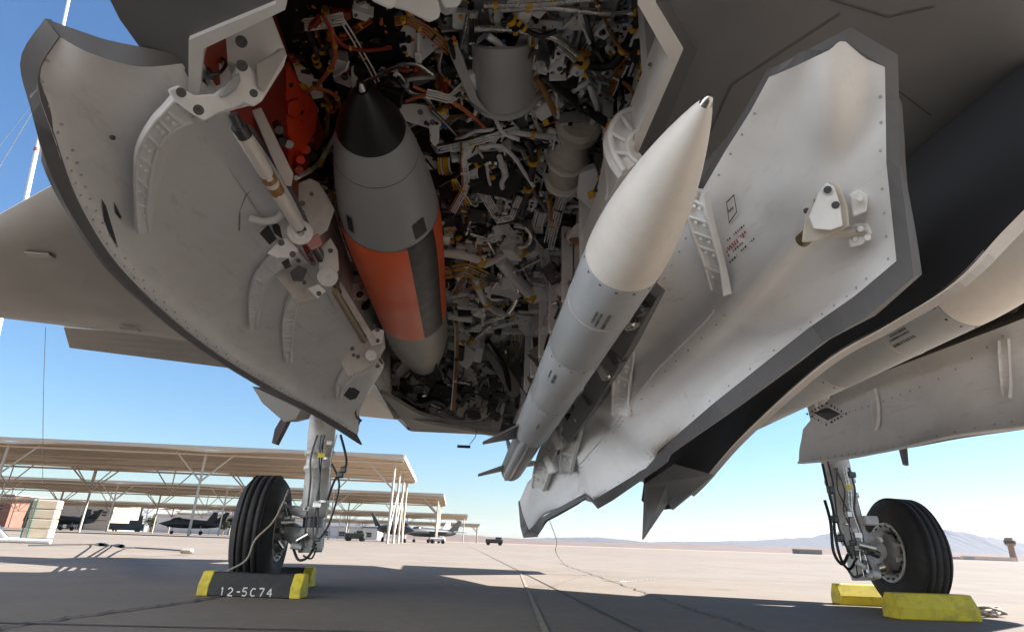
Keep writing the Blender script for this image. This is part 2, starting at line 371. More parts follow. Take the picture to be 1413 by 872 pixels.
# upper shell: half sections (y, [(half width, z)...]) from the belly edge up to the spine
secs = [(-4.6, [(0.02, 1.86), (0.03, 1.88), (0.02, 1.90), (0.0, 1.91)]),
        (-3.4, [(0.28, 1.62), (0.46, 1.86), (0.28, 2.12), (0.0, 2.20)]),
        (-2.0, [(0.62, 1.46), (0.82, 1.85), (0.48, 2.40), (0.0, 2.75)]),
        (-0.6, [(1.20, 1.405), (1.34, 1.88), (0.70, 2.60), (0.0, 3.05)]),
        (0.75, [(1.585, 1.40), (1.86, 1.95), (1.05, 2.75), (0.0, 3.0)]),
        (1.3, [(1.60, 1.40), (1.95, 2.02), (1.2, 2.8), (0.0, 2.95)]),
        (2.6, [(1.56, 1.40), (2.20, 2.16), (1.4, 2.75), (0.0, 2.9)]),
        (4.0, [(1.50, 1.40), (2.25, 2.18), (1.4, 2.7), (0.0, 2.85)]),
        (5.4, [(1.42, 1.40), (2.20, 2.18), (1.35, 2.65), (0.0, 2.8)]),
        (5.8, [(1.40, 1.40), (2.18, 2.19), (1.33, 2.64), (0.0, 2.78)]),
        (7.0, [(1.15, 1.63), (2.05, 2.25), (1.2, 2.6), (0.0, 2.75)]),
        (8.8, [(0.80, 2.0), (1.60, 2.35), (1.0, 2.6), (0.0, 2.7)]),
        (10.6, [(0.45, 2.2), (0.60, 2.35), (0.45, 2.5), (0.0, 2.55)])]
net_l = [[V(XC-w, y, z) for w, z in s_] for y, s_ in secs]
G = net(net_l, 44, 12); SHELL = G; mb = MB(); nu, nv = len(G), len(G[0])
full = [row+[mir(p) for p in row[-2::-1]] for row in G]; k = len(full[0])
mb.add([p for r_ in full for p in r_], [(i*k+j, (i+1)*k+j, (i+1)*k+j+1, i*k+j+1) for i in range(nu-1) for j in range(k-1)], 0, True)
mb.build('fuselage', wing_m, jet)
# belly skin: forward panel (ends in the saw-tooth lips of both bays), keel strip, aft panel
BZ = 1.40
def flat(pts, z=BZ, th=0.03):
    return [V(p[0], p[1], z) for p in pts], V(0, 0, th)
lipL = [pz(255, 134, BZ), pz(262, 50, BZ), pz(382, 0, BZ)]      # outboard lip of the near bay, aft to front
lipR = [pz(884, 196, BZ), pz(942, 62, BZ), pz(905, 0, BZ)]
frontY = 0.62
left_pts = [(-0.735, lipL[0][1]), (lipL[1][0], lipL[1][1]), (lipL[2][0], lipL[2][1]), (-0.34, frontY)]
right_pts = [(0.24, frontY), (lipR[2][0], lipR[2][1]), (lipR[1][0], lipR[1][1]), (lipR[0][0], lipR[0][1])]
edgeL = [(r_[0][0]-0.012, r_[0][1]) for r_ in SHELL if -2.1 < r_[0][1] < lipL[0][1]-0.01]+[(XC-1.605, lipL[0][1])]
fw_near = [(XC, -2.2)]+edgeL+left_pts[0:]+right_pts+[(0.42, 3.0), (0.40, 5.3), (XC, 5.3)]
def belly_half(ptsxy, name):
    poly_, e = flat(ptsxy); mb = MB(); mb.prism(poly_, e); return mb.build(name, belly, jet)
belly_half(fw_near, 'belly_panel')
belly_half([(2*XC-x, y) for x, y in fw_near], 'belly_panel')
aft = [(0.40, 5.305), (-0.10, 5.33), (-0.42, 4.95), (-0.60, 4.35), (XC-1.50, 4.25), (XC-1.42, 5.4), (XC-1.40, 5.8), (XC, 5.8), (XC, 5.305)]
for mm in (False, True):
    q = [(2*XC-x, y) if mm else (x, y) for x, y in aft]; P_, e = flat(q, BZ-0.004); mb = MB(); mb.prism(P_, e); mb.build('aft_belly_panel', wing_m, jet)
mb = MB(); mb.add([V(XC-1.40, 5.8, 1.396), V(XC+1.40, 5.8, 1.396), V(XC+0.8, 8.8, 2.0), V(XC-0.8, 8.8, 2.0), V(XC+.45, 10.6, 2.2), V(XC-.45, 10.6, 2.2)], [(0, 1, 2, 3), (3, 2, 4, 5)]); mb.build('aft_belly_panel', wing_m, jet)
# panel seams on the belly, a few fasteners
def seam(a, b, w=0.0028):
    mb = MB(); a = pz(*a, BZ-0.003); b = pz(*b, BZ-0.003); t = unit(b-a); nn = V(-t[1], t[0], 0)*w/2
    mb.add([a+nn, b+nn, b-nn, a-nn], [(0, 1, 2, 3)]); mb.build('panel_seam', skin_d, jet)
for a, b in [((1145, 0), (1225, 25)), ((1225, 25), (1290, 10)), ((1010, 118), (1160, 20)), ((1010, 118), (945, 260)), ((1238, 125), (1285, 160))]: seam(a, b)
# white structural lips round the bay mouth
def lip_strip(name, outer, inner, z0, z1, m):
    mb = MB(); k = len(outer)
    P = []
    for a, b in zip(outer, inner): P += [V(*a[:2], z0), V(*b[:2], z0), V(*b[:2], z1), V(*a[:2], z1)]
    F = []
    for i in range(k-1):
        for j in range(4): F.append((4*i+j, 4*i+(j+1) % 4, 4*i+4+(j+1) % 4, 4*i+4+j))
    F += [(0, 3, 2, 1), (4*k-4, 4*k-3, 4*k-2, 4*k-1)]
    mb.add(P, F); return mb.build(name, m, jet)
inL = [pz(276, 134, BZ), pz(283, 62, BZ), pz(395, 8, BZ)]; inR = [pz(874, 190, BZ), pz(922, 74, BZ), pz(880, 0, BZ)]
o_ = [(-0.735-0.0, lipL[0][1]+0.002), lipL[1][:2], lipL[2][:2], V(-0.34, frontY)]; i_ = [inL[0][:2], inL[1][:2], inL[2][:2], V(-0.31, frontY+0.02)]
lip_strip('bay_lip', o_, i_, 1.388, 1.50, white)
o_ = [V(0.24, frontY), lipR[2][:2], lipR[1][:2], lipR[0][:2], V(0.42, 2.0)]; i_ = [V(0.21, frontY+.02), inR[2][:2], inR[1][:2], inR[0][:2], V(0.395, 2.0)]
lip_strip('bay_lip', o_, i_, 1.386, 1.52, white)
# grey bevel band along the right lip
o_ = [pz(925, 0, BZ)[:2], pz(962, 66, BZ)[:2], pz(905, 205, BZ)[:2]]; i_ = [lipR[2][:2], lipR[1][:2], lipR[0][:2]]
lip_strip('edge_seal', o_, i_, 1.392, 1.41, seal)

# wings
def wing(sgn):
    f = (lambda p: p) if sgn < 0 else mir
    zr, zt = 2.20, 2.12
    LE = [V(XC-1.9, 2.05, zr), V(XC-2.45, 2.42, zr), V(XC-4.0, 3.48, 2.17), V(XC-5.5, 4.5, zt)]
    TE = [V(XC-1.9, 6.9, zr), V(XC-2.45, 6.72, zr), V(XC-4.0, 5.60, 2.17), V(XC-5.5, 5.05, zt)]
    sp = []
    for a, b in zip(LE, TE):
        row = [a+(b-a)*t for t in np.linspace(0, 1, 9)]; sp.append(row)
    L = [poly([r_[j] for r_ in sp], 6) for j in range(9)]
    th = [0.004, 0.05, 0.075, 0.085, 0.085, 0.075, 0.055, 0.03, 0.006]
    low = [[f(p-V(0, 0, th[j])) for p in L[j]] for j in range(9)]; up = [[f(p+V(0, 0, th[j])) for p in L[j]] for j in range(9)]
    mb = MB(); n = len(L[0])
    ring = low+up[::-1]; k = len(ring)
    F = [(j*n+i, ((j+1) % k)*n+i, ((j+1) % k)*n+i+1, j*n+i+1) for j in range(k) for i in range(n-1)]
    mb.add([p for r_ in ring for p in r_], F, 0, True); mb.add([r_[-1] for r_ in ring], [tuple(range(k))])
    w = mb.build('wing', wing_m, jet)
    # drooped flap under the trailing edge
    A = [pz(88, 452, 2.17), pz(330, 470, 2.17)]; B = [pz(96, 480, 2.10), pz(318, 508, 2.10)]
    mb = MB(); G = [[f(a+(b-a)*t) for t in np.linspace(0, 1, 5)] for a, b in zip(A, B)]
    mb.grid(G, 0.03, (0, 0, 0), False); mb.build('flap', wing_m, w)
    # access panels under the wing
    for (x, y) in [(30, 380), (85, 395), (120, 420), (55, 352), (180, 455), (15, 412)]:
        c = pz(x, y, 2.105)
        mb = MB(); mb.box(f(c), (0.16, 0.07, 0.012), None, 0, 0.004); mb.build('access_panel', mat('panel_light_grey', (0.30, 0.285, 0.265), 0.5), w)
wing(-1); wing(1)
for sg in (-1, 1):
    f = (lambda p: p) if sg < 0 else mir
    P_ = [f(V(XC-1.5, 8.2, 2.5)), f(V(XC-3.4, 9.6, 2.48)), f(V(XC-3.4, 10.6, 2.48)), f(V(XC-1.3, 11.3, 2.5))]
    mb = MB(); mb.prism(P_, V(0, 0, 0.08)); mb.build('tailplane', wing_m, jet)
    P_ = [f(V(XC-1.3, 7.3, 2.3)), f(V(XC-2.2, 9.3, 4.35)), f(V(XC-2.2, 10.3, 4.35)), f(V(XC-1.3, 9.7, 2.3))]
    mb = MB(); mb.prism(P_, f(V(0.07, 0, 0.03))-f(V(0, 0, 0))); mb.build('tail_fin', wing_m, jet)

# ---------------------------------------------------------------- doors
def netlin(ctrl, nu, nv):
    rows = [curve(r, nv) for r in ctrl]; n = len(rows)-1; o = []
    for i in range(nu+1):
        t = n*i/nu; k = min(int(t), n-1); f = t-k; o.append([a*(1-f)+b*f for a, b in zip(rows[k], rows[k+1])])
    return o
def pnet(rows): return [[pY(x, y, Y) for (x, y, Y) in r_] for r_ in rows]
def bulge(G, amt):
    # push the middle of a fine net along its normal
    G = np.array(G); nu, nv = G.shape[:2]; du = np.gradient(G, axis=0); dv = np.gradient(G, axis=1)
    N = np.cross(du, dv); N /= np.linalg.norm(N, axis=2, keepdims=True)
    U = np.sin(np.pi*np.linspace(0, 1, nu))[:, None]; W = np.sin(np.pi*np.linspace(0, 1, nv))[None, :]
    return G+N*(amt*U*W)[..., None]
def band(name, inner, outer, th, parent, m=seal, n=2, sm=False):
    G = [[a+(b-a)*t for t in np.linspace(0, 1, n)] for a, b in zip(inner, outer)]
    G = np.array(G); mb = MB(); nn = np.cross(G[1, 0]-G[0, 0], G[0, -1]-G[0, 0]); mid = G[len(G)//2, 0]
    mb.grid(G, th, (0, 0, 0), sm, flip=np.dot(np.cross(G[len(G)//2+1, 0]-mid, G[len(G)//2, -1]-mid), mid-CAM) < 0)
    return mb.build(name, m, parent)
def orient_flip(G):
    G = np.array(G); i, j = G.shape[0]//2, (G.shape[1]-1)//2
    n = np.cross(G[i+1, j]-G[i, j], G[i, j+1]-G[i, j]); return np.dot(n, G[i, j]-CAM) < 0     # thickness goes away from the camera
# near outboard door: rows run from the hinge side to the free side
front = [(252, 88, 1.09), (190, 92, 1.06), (125, 74, 1.03), (80, 50, 1.01)]
rows = [front,
        [(318, 150, 1.26), (210, 165, 1.24), (115, 145, 1.16), (50, 108, 1.09)],
        [(362, 205, 1.42), (255, 235, 1.48), (155, 228, 1.38), (76, 196, 1.23)],
        [(402, 270, 1.66), (300, 310, 1.82), (188, 305, 1.68), (108, 283, 1.46)],
        [(432, 330, 1.95), (350, 378, 2.18), (240, 382, 2.04), (160, 365, 1.78)],
        [(462, 385, 2.30), (395, 440, 2.62), (302, 453, 2.48), (235, 438, 2.15)],
        [(492, 440, 2.78), (444, 494, 3.06), (372, 508, 2.98), (305, 492, 2.55)],
        [(520, 485, 3.20), (486, 526, 3.36), (432, 548, 3.38), (385, 540, 3.05)],
        [(528, 510, 3.42), (500, 550, 3.55), (470, 575, 3.60), (440, 568, 3.42)],
        [(492, 555, 3.62), (494, 575, 3.62), (495, 592, 3.66), (493, 600, 3.68)]]
def relax0(G, it):
    G = np.array(G); q = G-CAM; w = q@FWD; d = q/w[..., None]
    for _ in range(it): w[1:-1, 1:-1] += 0.5*(0.25*(w[2:, 1:-1]+w[:-2, 1:-1]+w[1:-1, 2:]+w[1:-1, :-2])-w[1:-1, 1:-1])
    return CAM+d*w[..., None]
G = relax0(net(pnet(rows), 45, 16), 12); mb = MB(); mb.grid(G, 0.025, (0, 1, 1), True, flip=orient_flip(G))
ldoor = mb.build('bay_door', [door_in, seal], jet); ldoor['label'] = 'curved outboard bay door with grimy white inner face'
# its dark edge seal
fine = np.array(G); LDOOR = fine
fr_out = [(252, 78, 1.07), (215, 69, 1.05), (150, 56, 1.03), (110, 43, 1.01), (62, 26, 0.99)]
so = curve([pY(*p) for p in fr_out], 16); si = [fine[0, j] for j in range(17)]
band('edge_seal', si, so, 0.015, ldoor, sm=True)
so = curve([pY(*p) for p in [(62, 26, 0.99), (28, 82, 1.06), (42, 150, 1.16), (68, 235, 1.28), (108, 312, 1.52), (160, 380, 1.80), (232, 449, 2.17), (305, 500, 2.57), (385, 548, 3.07), (440, 577, 3.44), (500, 613, 3.70)]], 45)
def near_px(dense, p, k0):
    q = np.array(dense[k0:])-CAM; w = q@FWD; u = q@RGT/w; v = q@UPV/w; pp = p-CAM; return k0+int(np.argmin((u-(pp@RGT)/depth(p))**2+(v-(pp@UPV)/depth(p))**2))
dense = poly([fine[i, 16] for i in range(46)], 8); si = []; k0 = 0
dense15 = poly([fine[i, 15] for i in range(46)], 8)
for p in so:
    k0 = near_px(dense, p, k0); q_ = dense[k0]*0.72+dense15[k0]*0.28; si.append(q_-unit(q_-CAM)*0.004)
band('edge_seal', si, so, 0.015, ldoor, sm=True)
# near inboard door (carries the missile)
rows = [[(1061, 107, .74), (1090, 95, .70), (1118, 82, .675), (1145, 69, .66), (1167, 58, .655), (1221, 93, .66)],
        [(1035, 155, .83), (1072, 165, .80), (1110, 172, .78), (1150, 165, .75), (1190, 150, .73), (1222, 150, .70)],
        [(1000, 210, .96), (1046, 225, .92), (1092, 240, .89), (1135, 240, .84), (1180, 235, .80), (1223, 225, .75)],
        [(968, 265, 1.08), (1020, 285, 1.04), (1070, 310, 1.01), (1120, 325, .96), (1178, 345, .90), (1237, 360, .85)],
        [(930, 345, 1.25), (970, 360, 1.22), (1016, 380, 1.18), (1060, 400, 1.13), (1120, 410, 1.05), (1180, 408, .99)],
        [(893, 415, 1.45), (925, 425, 1.43), (968, 440, 1.38), (1010, 455, 1.32), (1060, 460, 1.24), (1115, 453, 1.18)],
        [(850, 490, 1.85), (880, 495, 1.80), (905, 505, 1.74), (930, 520, 1.68), (955, 540, 1.62), (985, 556, 1.56)],
        [(815, 560, 2.40), (835, 565, 2.35), (852, 575, 2.30), (868, 588, 2.24), (890, 610, 2.18), (908, 622, 2.12)],
        [(808, 572, 2.55), (826, 580, 2.5), (840, 590, 2.45), (855, 604, 2.4), (878, 628, 2.32), (899, 641, 2.24)],
        [(780, 617, 3.0), (790, 625, 2.97), (800, 637, 2.94), (807, 652, 2.90), (814, 672, 2.85), (820, 689, 2.80)],
        [(776, 622, 3.08), (784, 630, 3.05), (792, 640, 3.02), (797, 652, 2.99), (803, 667, 2.95), (808, 680, 2.92)],
        [(728, 665, 3.80), (733, 674, 3.80), (739, 684, 3.80), (744, 693, 3.78), (748, 702, 3.75), (752, 710, 3.72)],
        [(717, 690, 4.10), (719, 700, 4.1), (721, 708, 4.10), (724, 716, 4.10), (727, 724, 4.10), (730, 731, 4.10)]]
def relax(G, it=60, bumps=()):
    # even out the distance of the sheet along the view rays, edges kept
    G = np.array(G); q = G-CAM; w = q@FWD; d = q/w[..., None]
    for _ in range(it):
        w[1:-1, 1:-1] += 0.5*(0.25*(w[2:, 1:-1]+w[:-2, 1:-1]+w[1:-1, 2:]+w[1:-1, :-2])-w[1:-1, 1:-1])
    px = PCX+FPX*(d@RGT); py = PCY-FPX*(d@UPV)
    for (bx, by, ang_, la, lb, amt) in bumps:
        c_, s_ = math.cos(R(ang_)), math.sin(R(ang_)); u = ((px-bx)*c_+(py-by)*s_)/la; v = (-(px-bx)*s_+(py-by)*c_)/lb
        w -= amt*np.exp(-(u*u+v*v)**1.6)
    return CAM+d*w[..., None]
G = relax(netlin(pnet(rows), 48, 20), 80, [(1150, 135, 95, 75, 34, .035), (1112, 285, 120, 60, 48, .020), (960, 470, 135, 260, 22, .05)]); mb = MB(); mb.grid(G, 0.03, (0, 1, 1), True, flip=orient_flip(G))
door_in2 = mat('door_inner_paint_grey', (0.82, 0.835, 0.85), 0.32, var=0.04, scale=3, scuff=0.25, dirt=(0.50, 0.46, 0.43), dirt_amt=0.30, dirt_scale=2.5, bump=0.03, bump_scale=15)
idoor = mb.build('bay_door', [door_in2, seal], jet); idoor['label'] = 'inboard bay door with missile on it, pale inner face'
fine = np.array(G); IDOOR = fine
so = poly([pY(*p) for p in [(1057, 99, .735), (1174, 38, .645), (1239, 76, .65)]], 10)
si = poly([fine[0, 0], fine[0, 16], fine[0, 20]], 10)
band('edge_seal', si, so, 0.02, idoor)
free_o = [(1239, 76, .65), (1241, 160, .70), (1242, 235, .745), (1261, 383, .84), (1195, 438, .985), (1136, 472, 1.16), (1000, 573, 1.54), (922, 630, 2.08), (918, 640, 2.15), (846, 690, 2.70), (825, 702, 2.84), (811, 686, 2.9), (752, 718, 3.68), (742, 739, 4.06)]
so = poly([pY(*p) for p in free_o], 4); m_ = len(so)
# re-sample the inner line by nearest point so that both lines run side by side
fl = [fine[i, 20] for i in range(49)]
dense = poly(fl, 9)[:433]
si2 = []; last = 0
for p in so:
    pp = np.array(p); best = min(range(last, len(dense)), key=lambda q: np.linalg.norm(np.array([np.dot(dense[q]-CAM, RGT)/depth(dense[q]), np.dot(dense[q]-CAM, UPV)/depth(dense[q])])-np.array([np.dot(pp-CAM, RGT)/depth(pp), np.dot(pp-CAM, UPV)/depth(pp)])))
    si2.append(dense[best]); last = best
si2[-1] = dense[-1]
band('edge_seal', si2, so, 0.018, idoor)
mb = MB(); so = [pY(*p) for p in [(742, 739, 4.06), (722, 741, 4.1), (718, 727, 4.12), (715, 692, 4.12)]]
si = [fine[48, 20], fine[48, 17], fine[48, 12], fine[48, 0]]; band('edge_seal', si, so, 0.018, idoor)
so = poly([pY(*p) for p in [(1057, 99, .735), (1030, 148, .83), (994, 203, .955), (960, 262, 1.075)]], 6); si = [cr([fine[i, 0] for i in range(49)], 12*i/18) for i in range(19)]
band('edge_seal', si, so, 0.04, idoor)
# long stiffening ridge
rid = [fine[i, 8]*0.5+fine[i, 9]*0.5 - FWD*0.004 for i in range(15, 46)]
mb = MB(); rid = rid[4:26]; mb.tube(rid, [0.003+0.003*math.sin(math.pi*i/21) for i in range(22)], 6); mb.build('stiffener_ridge', door_in2, idoor)

# far bay inboard door: its dark outer skin faces us
rows = [[(1425, 62, .86), (1440, 140, .84), (1450, 200, .83), (1452, 250, .82)],
        [(1330, 130, 1.02), (1350, 200, .99), (1370, 280, .96), (1385, 318, .93)],
        [(1240, 195, 1.25), (1262, 270, 1.18), (1290, 350, 1.12), (1312, 393, 1.08)],
        [(1160, 330, 1.55), (1180, 370, 1.50), (1205, 420, 1.45), (1225, 448, 1.40)],
        [(1060, 430, 1.95), (1080, 450, 1.90), (1110, 485, 1.80), (1130, 505, 1.72)],
        [(960, 540, 2.45), (975, 552, 2.42), (1000, 580, 2.35), (1020, 605, 2.25)],
        [(900, 620, 2.95), (912, 635, 2.95), (930, 655, 2.88), (965, 668, 2.75)],
        [(885, 690, 3.35), (893, 697, 3.33), (905, 703, 3.3), (927, 702, 3.2)]]
G = net(pnet(rows), 40, 12); mb = MB(); mb.grid(G, 0.03, (0, 1, 2), True, flip=orient_flip(G))
rdoor = mb.build('bay_door', [skin_d, door_in, door_in], jet); rdoor['label'] = 'inboard door of the far bay, dark outer skin'
fine = np.array(G)
mb = MB(); tp = [pY(*p) for p in [(889, 668, 2.98), (930, 640, 2.62), (985, 655, 2.40), (927, 703, 3.02), (921, 692, 3.04), (886, 744, 3.42)]]; mb.prism(tp, V(0.012, 0.012, 0)); mb.build('door_tip', mgrey, rdoor)
# pale lit rim
so = [fine[i, 12]+V(0.022, 0, -0.012) for i in range(8, 37)]; si = [fine[i, 12]+V(0.0, 0, 0.004) for i in range(8, 37)]
mb = MB(); G2 = [[a, b] for a, b in zip(si, so)]; mb.grid(G2, 0.02, (0, 0, 0), False, flip=orient_flip(G2)); mb.build('door_rim', door_in, rdoor)

# far outboard door (right), inner face towards us
rows = [[(1430, 330, 2.35), (1440, 420, 2.45), (1440, 520, 2.55), (1440, 583, 2.55)],
        [(1360, 400, 2.60), (1375, 470, 2.68), (1390, 540, 2.75), (1400, 590, 2.72)],
        [(1280, 470, 3.00), (1300, 520, 3.03), (1310, 575, 3.05), (1310, 602, 3.02)],
        [(1200, 520, 3.50), (1215, 555, 3.52), (1225, 605, 3.50), (1230, 620, 3.48)],
        [(1150, 545, 4.00), (1155, 575, 4.02), (1160, 610, 4.00), (1160, 632, 3.98)],
        [(1108, 592, 4.45), (1106, 605, 4.45), (1103, 620, 4.45), (1102, 638, 4.43)]]
G = net(pnet(rows), 34, 12); mb = MB(); mb.grid(G, 0.03, (0, 1, 1), True, flip=orient_flip(G))
odoor = mb.build('bay_door', [door_in, wing_m], jet); odoor['label'] = 'outboard door of the far bay, tan in bounced light'; ODOOR = np.array(G)
mb = MB(); rim = [np.array(G)[i, 12] for i in range(35)]; mb.tube(rim, 0.012, 6); mb.build('door_rim', door_in, odoor)
# far bay roof and wall above that missile
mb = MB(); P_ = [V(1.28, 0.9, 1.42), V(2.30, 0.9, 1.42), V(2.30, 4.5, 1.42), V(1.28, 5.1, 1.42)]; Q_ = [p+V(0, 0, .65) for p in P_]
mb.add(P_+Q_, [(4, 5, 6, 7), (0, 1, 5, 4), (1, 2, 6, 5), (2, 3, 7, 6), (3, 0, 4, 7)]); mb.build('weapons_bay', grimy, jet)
# ================================================================ weapons
decal_w = mat('stencil_grey', (0.10, 0.10, 0.10), 0.6)
def missile(f, label, dirx):
    tip, tail = f(V(0.325, 0.655, 1.020)), f(V(0.325, 4.25, 0.875))
    ax = unit(tail-tip); t = thing('missile', label, 'missile', tip+ax*1.8, 'air to air missiles on the inboard doors')
    L = 0.47; R0 = 0.0885
    prof = [(0.0, 0.006)]+[(L*u, 0.006+(R0-0.006)*(1-(1-u)**1.75)**0.88) for u in np.linspace(0.05, 1, 16)]
    mb = MB(); mb.lathe(prof, tip, ax, 40); o = mb.build('nose_cone', cream, t)
    mb = MB(); mb.lathe([(-0.006, 0.0001), (-0.005, 0.005), (0.0, 0.0075), (0.006, 0.0095), (0.012, 0.0105)], tip, ax, 16); mb.build('nose_tip', steel, o)
    mb = MB(); mb.lathe([(L+0.003, 0.080), (L+0.003, R0-0.001), (L+0.006, R0), (1.02, R0), (1.022, R0-.0012), (1.026, R0-.0012), (1.028, R0), (1.55, R0), (1.552, R0-.0012), (1.556, R0-.0012), (1.558, R0), (2.22, R0), (2.24, R0-0.004)], tip, ax, 40); b = mb.build('body', mgrey, t)
    mb = MB(); mb.lathe([(2.24, R0-0.004), (2.30, R0-0.012), (3.45, R0-0.012), (3.58, R0-0.022), (3.60, 0.055), (3.60, 0.001)], tip, ax, 32); mb.build('motor_case', mat('missile_dark_grey', (0.21, 0.21, 0.21), 0.5, var=0.12, scale=6), t)
    # cable fairing along the lower flank, straps
    u = unit(np.cross(ax, V(0, 0, 1))); w = np.cross(u, ax)*1.0
    if w[2] < 0: w = -w
    for a_ in (-2.1,):
        dvec = u*math.cos(a_)*dirx+w*math.sin(a_)
        P_ = [tip+ax*s_+dvec*(R0-0.012) for s_ in (2.15, 2.3, 3.3, 3.5)]
        mb = MB(); mb.tube(P_, [0.012, 0.03, 0.03, 0.012], 8); mb.build('cable_fairing', mgrey, b)
    for s_ in (0.70, 1.30, 1.86):
        mb = MB(); mb.lathe([(s_-.006, R0), (s_-.004, R0+.0012), (s_+.004, R0+.0012), (s_+.006, R0)], tip, ax, 40); mb.build('joint_band', mat('missile_light_grey', (0.42, 0.425, 0.42), 0.45), b)
    for k_ in range(4):      # mid wings and tail fins
        g_ = k_*math.pi/2+0.22; d = u*math.cos(g_)+w*math.sin(g_); nn = np.cross(ax, d)
        for (s0, s1, s2, s3, h) in ((2.02, 2.32, 2.36, 2.36, 0.16), (3.22, 3.42, 3.50, 3.46, 0.15)):
            if d[2] < -0.75: continue      # no fin shows on the underside
            P_ = [tip+ax*s0+d*(R0-.014), tip+ax*s1+d*(R0+h), tip+ax*s2+d*(R0+h), tip+ax*s3+d*(R0-.014)]
            mb = MB(); mb.prism([p-nn*0.004 for p in P_], nn*0.008); mb.build('fin', mat('fin_dark_grey', (0.07, 0.07, 0.075), 0.45), t)
    # small stencilled blocks
    for (s_, a_, wl_, ww) in ((0.62, 3.6, 0.10, 0.012), (0.64, 3.75, 0.07, 0.008), (0.62, 3.9, 0.11, 0.008)):
        mb = MB(); mb.lathe([(s_, R0+.0006), (s_+wl_, R0+.0006)], tip, ax, 4, 0, True, u*dirx, a_, a_+ww/R0); 
        if dirx < 0: mb.build('stencil', decal_w, b)
    for s_ in (0.50, 0.98, 1.06):
        for k_ in range(9):
            mb_ = None
    pc = tip+ax*0.8; dc = CAM-pc; a0_ = math.atan2(dc@w, dc@u); rs_ = random.Random(4)
    for (s_, a_, nch, ch, mk) in ((0.60, .35, 9, .010, decal_w), (0.60, .15, 12, .007, decal_w), (0.60, .02, 10, .007, decal_w), (1.12, -.25, 8, .012, decal_w), (1.12, -.45, 11, .007, decal_w), (1.75, .1, 9, .010, decal_w)):
        x_ = s_
        for q in range(nch):
            wl_ = ch*rs_.uniform(.5, .9); mb = MB(); mb.lathe([(x_, R0+.0006), (x_+wl_, R0+.0006)], tip, ax, 2, 0, True, u, a0_+a_*dirx, a0_+a_*dirx+ch/R0*.9)
            if np.dot(np.cross(ax, u), w) > 0: mb.build('stencil_letter', mk, b)
            else:
                mb = MB(); P_ = [tip+ax*xx+(u*math.cos(gg)+w*math.sin(gg))*(R0+.0007) for xx, gg in ((x_, a0_+a_), (x_+wl_, a0_+a_), (x_+wl_, a0_+a_+ch/R0*.9), (x_, a0_+a_+ch/R0*.9))]; mb.add(P_, [(0, 1, 2, 3)]); mb.build('stencil_letter', mk, b)
            x_ += ch*.95
    scr = MB()
    for s_ in (0.485, 1.04, 1.57):
        for k_ in range(14):
            g_ = 2*math.pi*k_/14; bolt(scr, tip+ax*s_+(u*math.cos(g_)+w*math.sin(g_))*R0, u*math.cos(g_)+w*math.sin(g_), 0.0035, 0, 0.001)
    scr.build('screw_heads', dsteel, b, 'stuff')
    return t
missile(lambda p: p, 'cream nosed grey missile hanging on the near inboard door beside the bomb', 1)
missile(lambda p: V(1.60-p[0], p[1]+0.17, p[2]+0.045), 'cream nosed missile half hidden behind the dark door, on the far bay', -1)

# guided bomb inside the bay
tipb, tailb = pY(500, 124, 1.30), pY(577, 463, 3.85)
axb = unit(tailb-tipb); Lb = np.linalg.norm(tailb-tipb)
bomb = thing('bomb', 'grey practice bomb with black nose cap and orange band in the open bay', 'bomb', tipb+axb*1.2)
prof = [(0, 0.014), (0.02, 0.03), (0.06, 0.05), (0.12, 0.075), (0.20, 0.100), (0.30, 0.128)]
def seg(prof, a, b):
    xs = [p[0] for p in prof]; ys = [p[1] for p in prof]; s_ = sorted(set([a, b]+[x for x in xs if a < x < b])); return [(x, float(np.interp(x, xs, ys))) for x in s_]
PB = [(0, .014), (.02, .034), (.05, .055), (.12, .089), (.2, .114), (.3, .137), (.42, .160), (.55, .178), (.7, .194), (.85, .201), (1.1, .203), (2.45, .203), (2.7, .192), (2.95, .168), (3.25, .135)]
LBM = 3.25
PBs = [(s_, float(r_)) for s_, r_ in zip(np.linspace(0, LBM, 90), np.interp(np.linspace(0, LBM, 90), [p[0] for p in PB], [p[1] for p in PB]))]
sm = np.convolve([p[1] for p in PBs], np.ones(5)/5, 'valid'); PBs = PBs[:2]+[(PBs[i+2][0], sm[i]) for i in range(len(sm))]+PBs[-2:]
def bpart(a, b, m, name, parent, grow=0.0):
    mb = MB(); q = seg(PBs, a, b); mb.lathe([(s_, r_+grow) for s_, r_ in q], tipb, axb, 56); return mb.build(name, m, parent)
# mark where the photo shows each ring (found along the axis)
def s_at(px, py, s_=0.6):
    for _ in range(25):
        c = tipb+axb*s_; r_ = float(np.interp(s_, [p[0] for p in PBs], [p[1] for p in PBs])); d = ray(px, py); o = CAM-c; dp = d-axb*np.dot(d, axb); op = o-axb*np.dot(o, axb)
        A = dp@dp; B = 2*dp@op; C = op@op-r_*r_; D = max(B*B-4*A*C, 0); p = CAM+d*((-B-math.sqrt(D))/(2*A))-tipb; s_ = 0.5*s_+0.5*min(max(p@axb, 0.02), LBM)
    return s_
S1, S2, S3, S4 = s_at(513, 217, .2), s_at(532, 348, .8), s_at(568, 470, 2.0), s_at(590, 527, 2.8)
print('S', S1, S2, S3, S4)
cap = bpart(0.0, S1, bblack, 'nose_cap', bomb, 0.002)
mb = MB(); mb.lathe([(-0.025, 0.0001), (-0.022, 0.007), (0.0, 0.011), (0.012, 0.017)], tipb, axb, 14); mb.build('nose_tip', steel, cap)
body = bpart(S1+0.001, S2, bgrey, 'body', bomb)
ora = bpart(S2+0.001, S3, orange, 'orange_band', bomb, 0.0015)
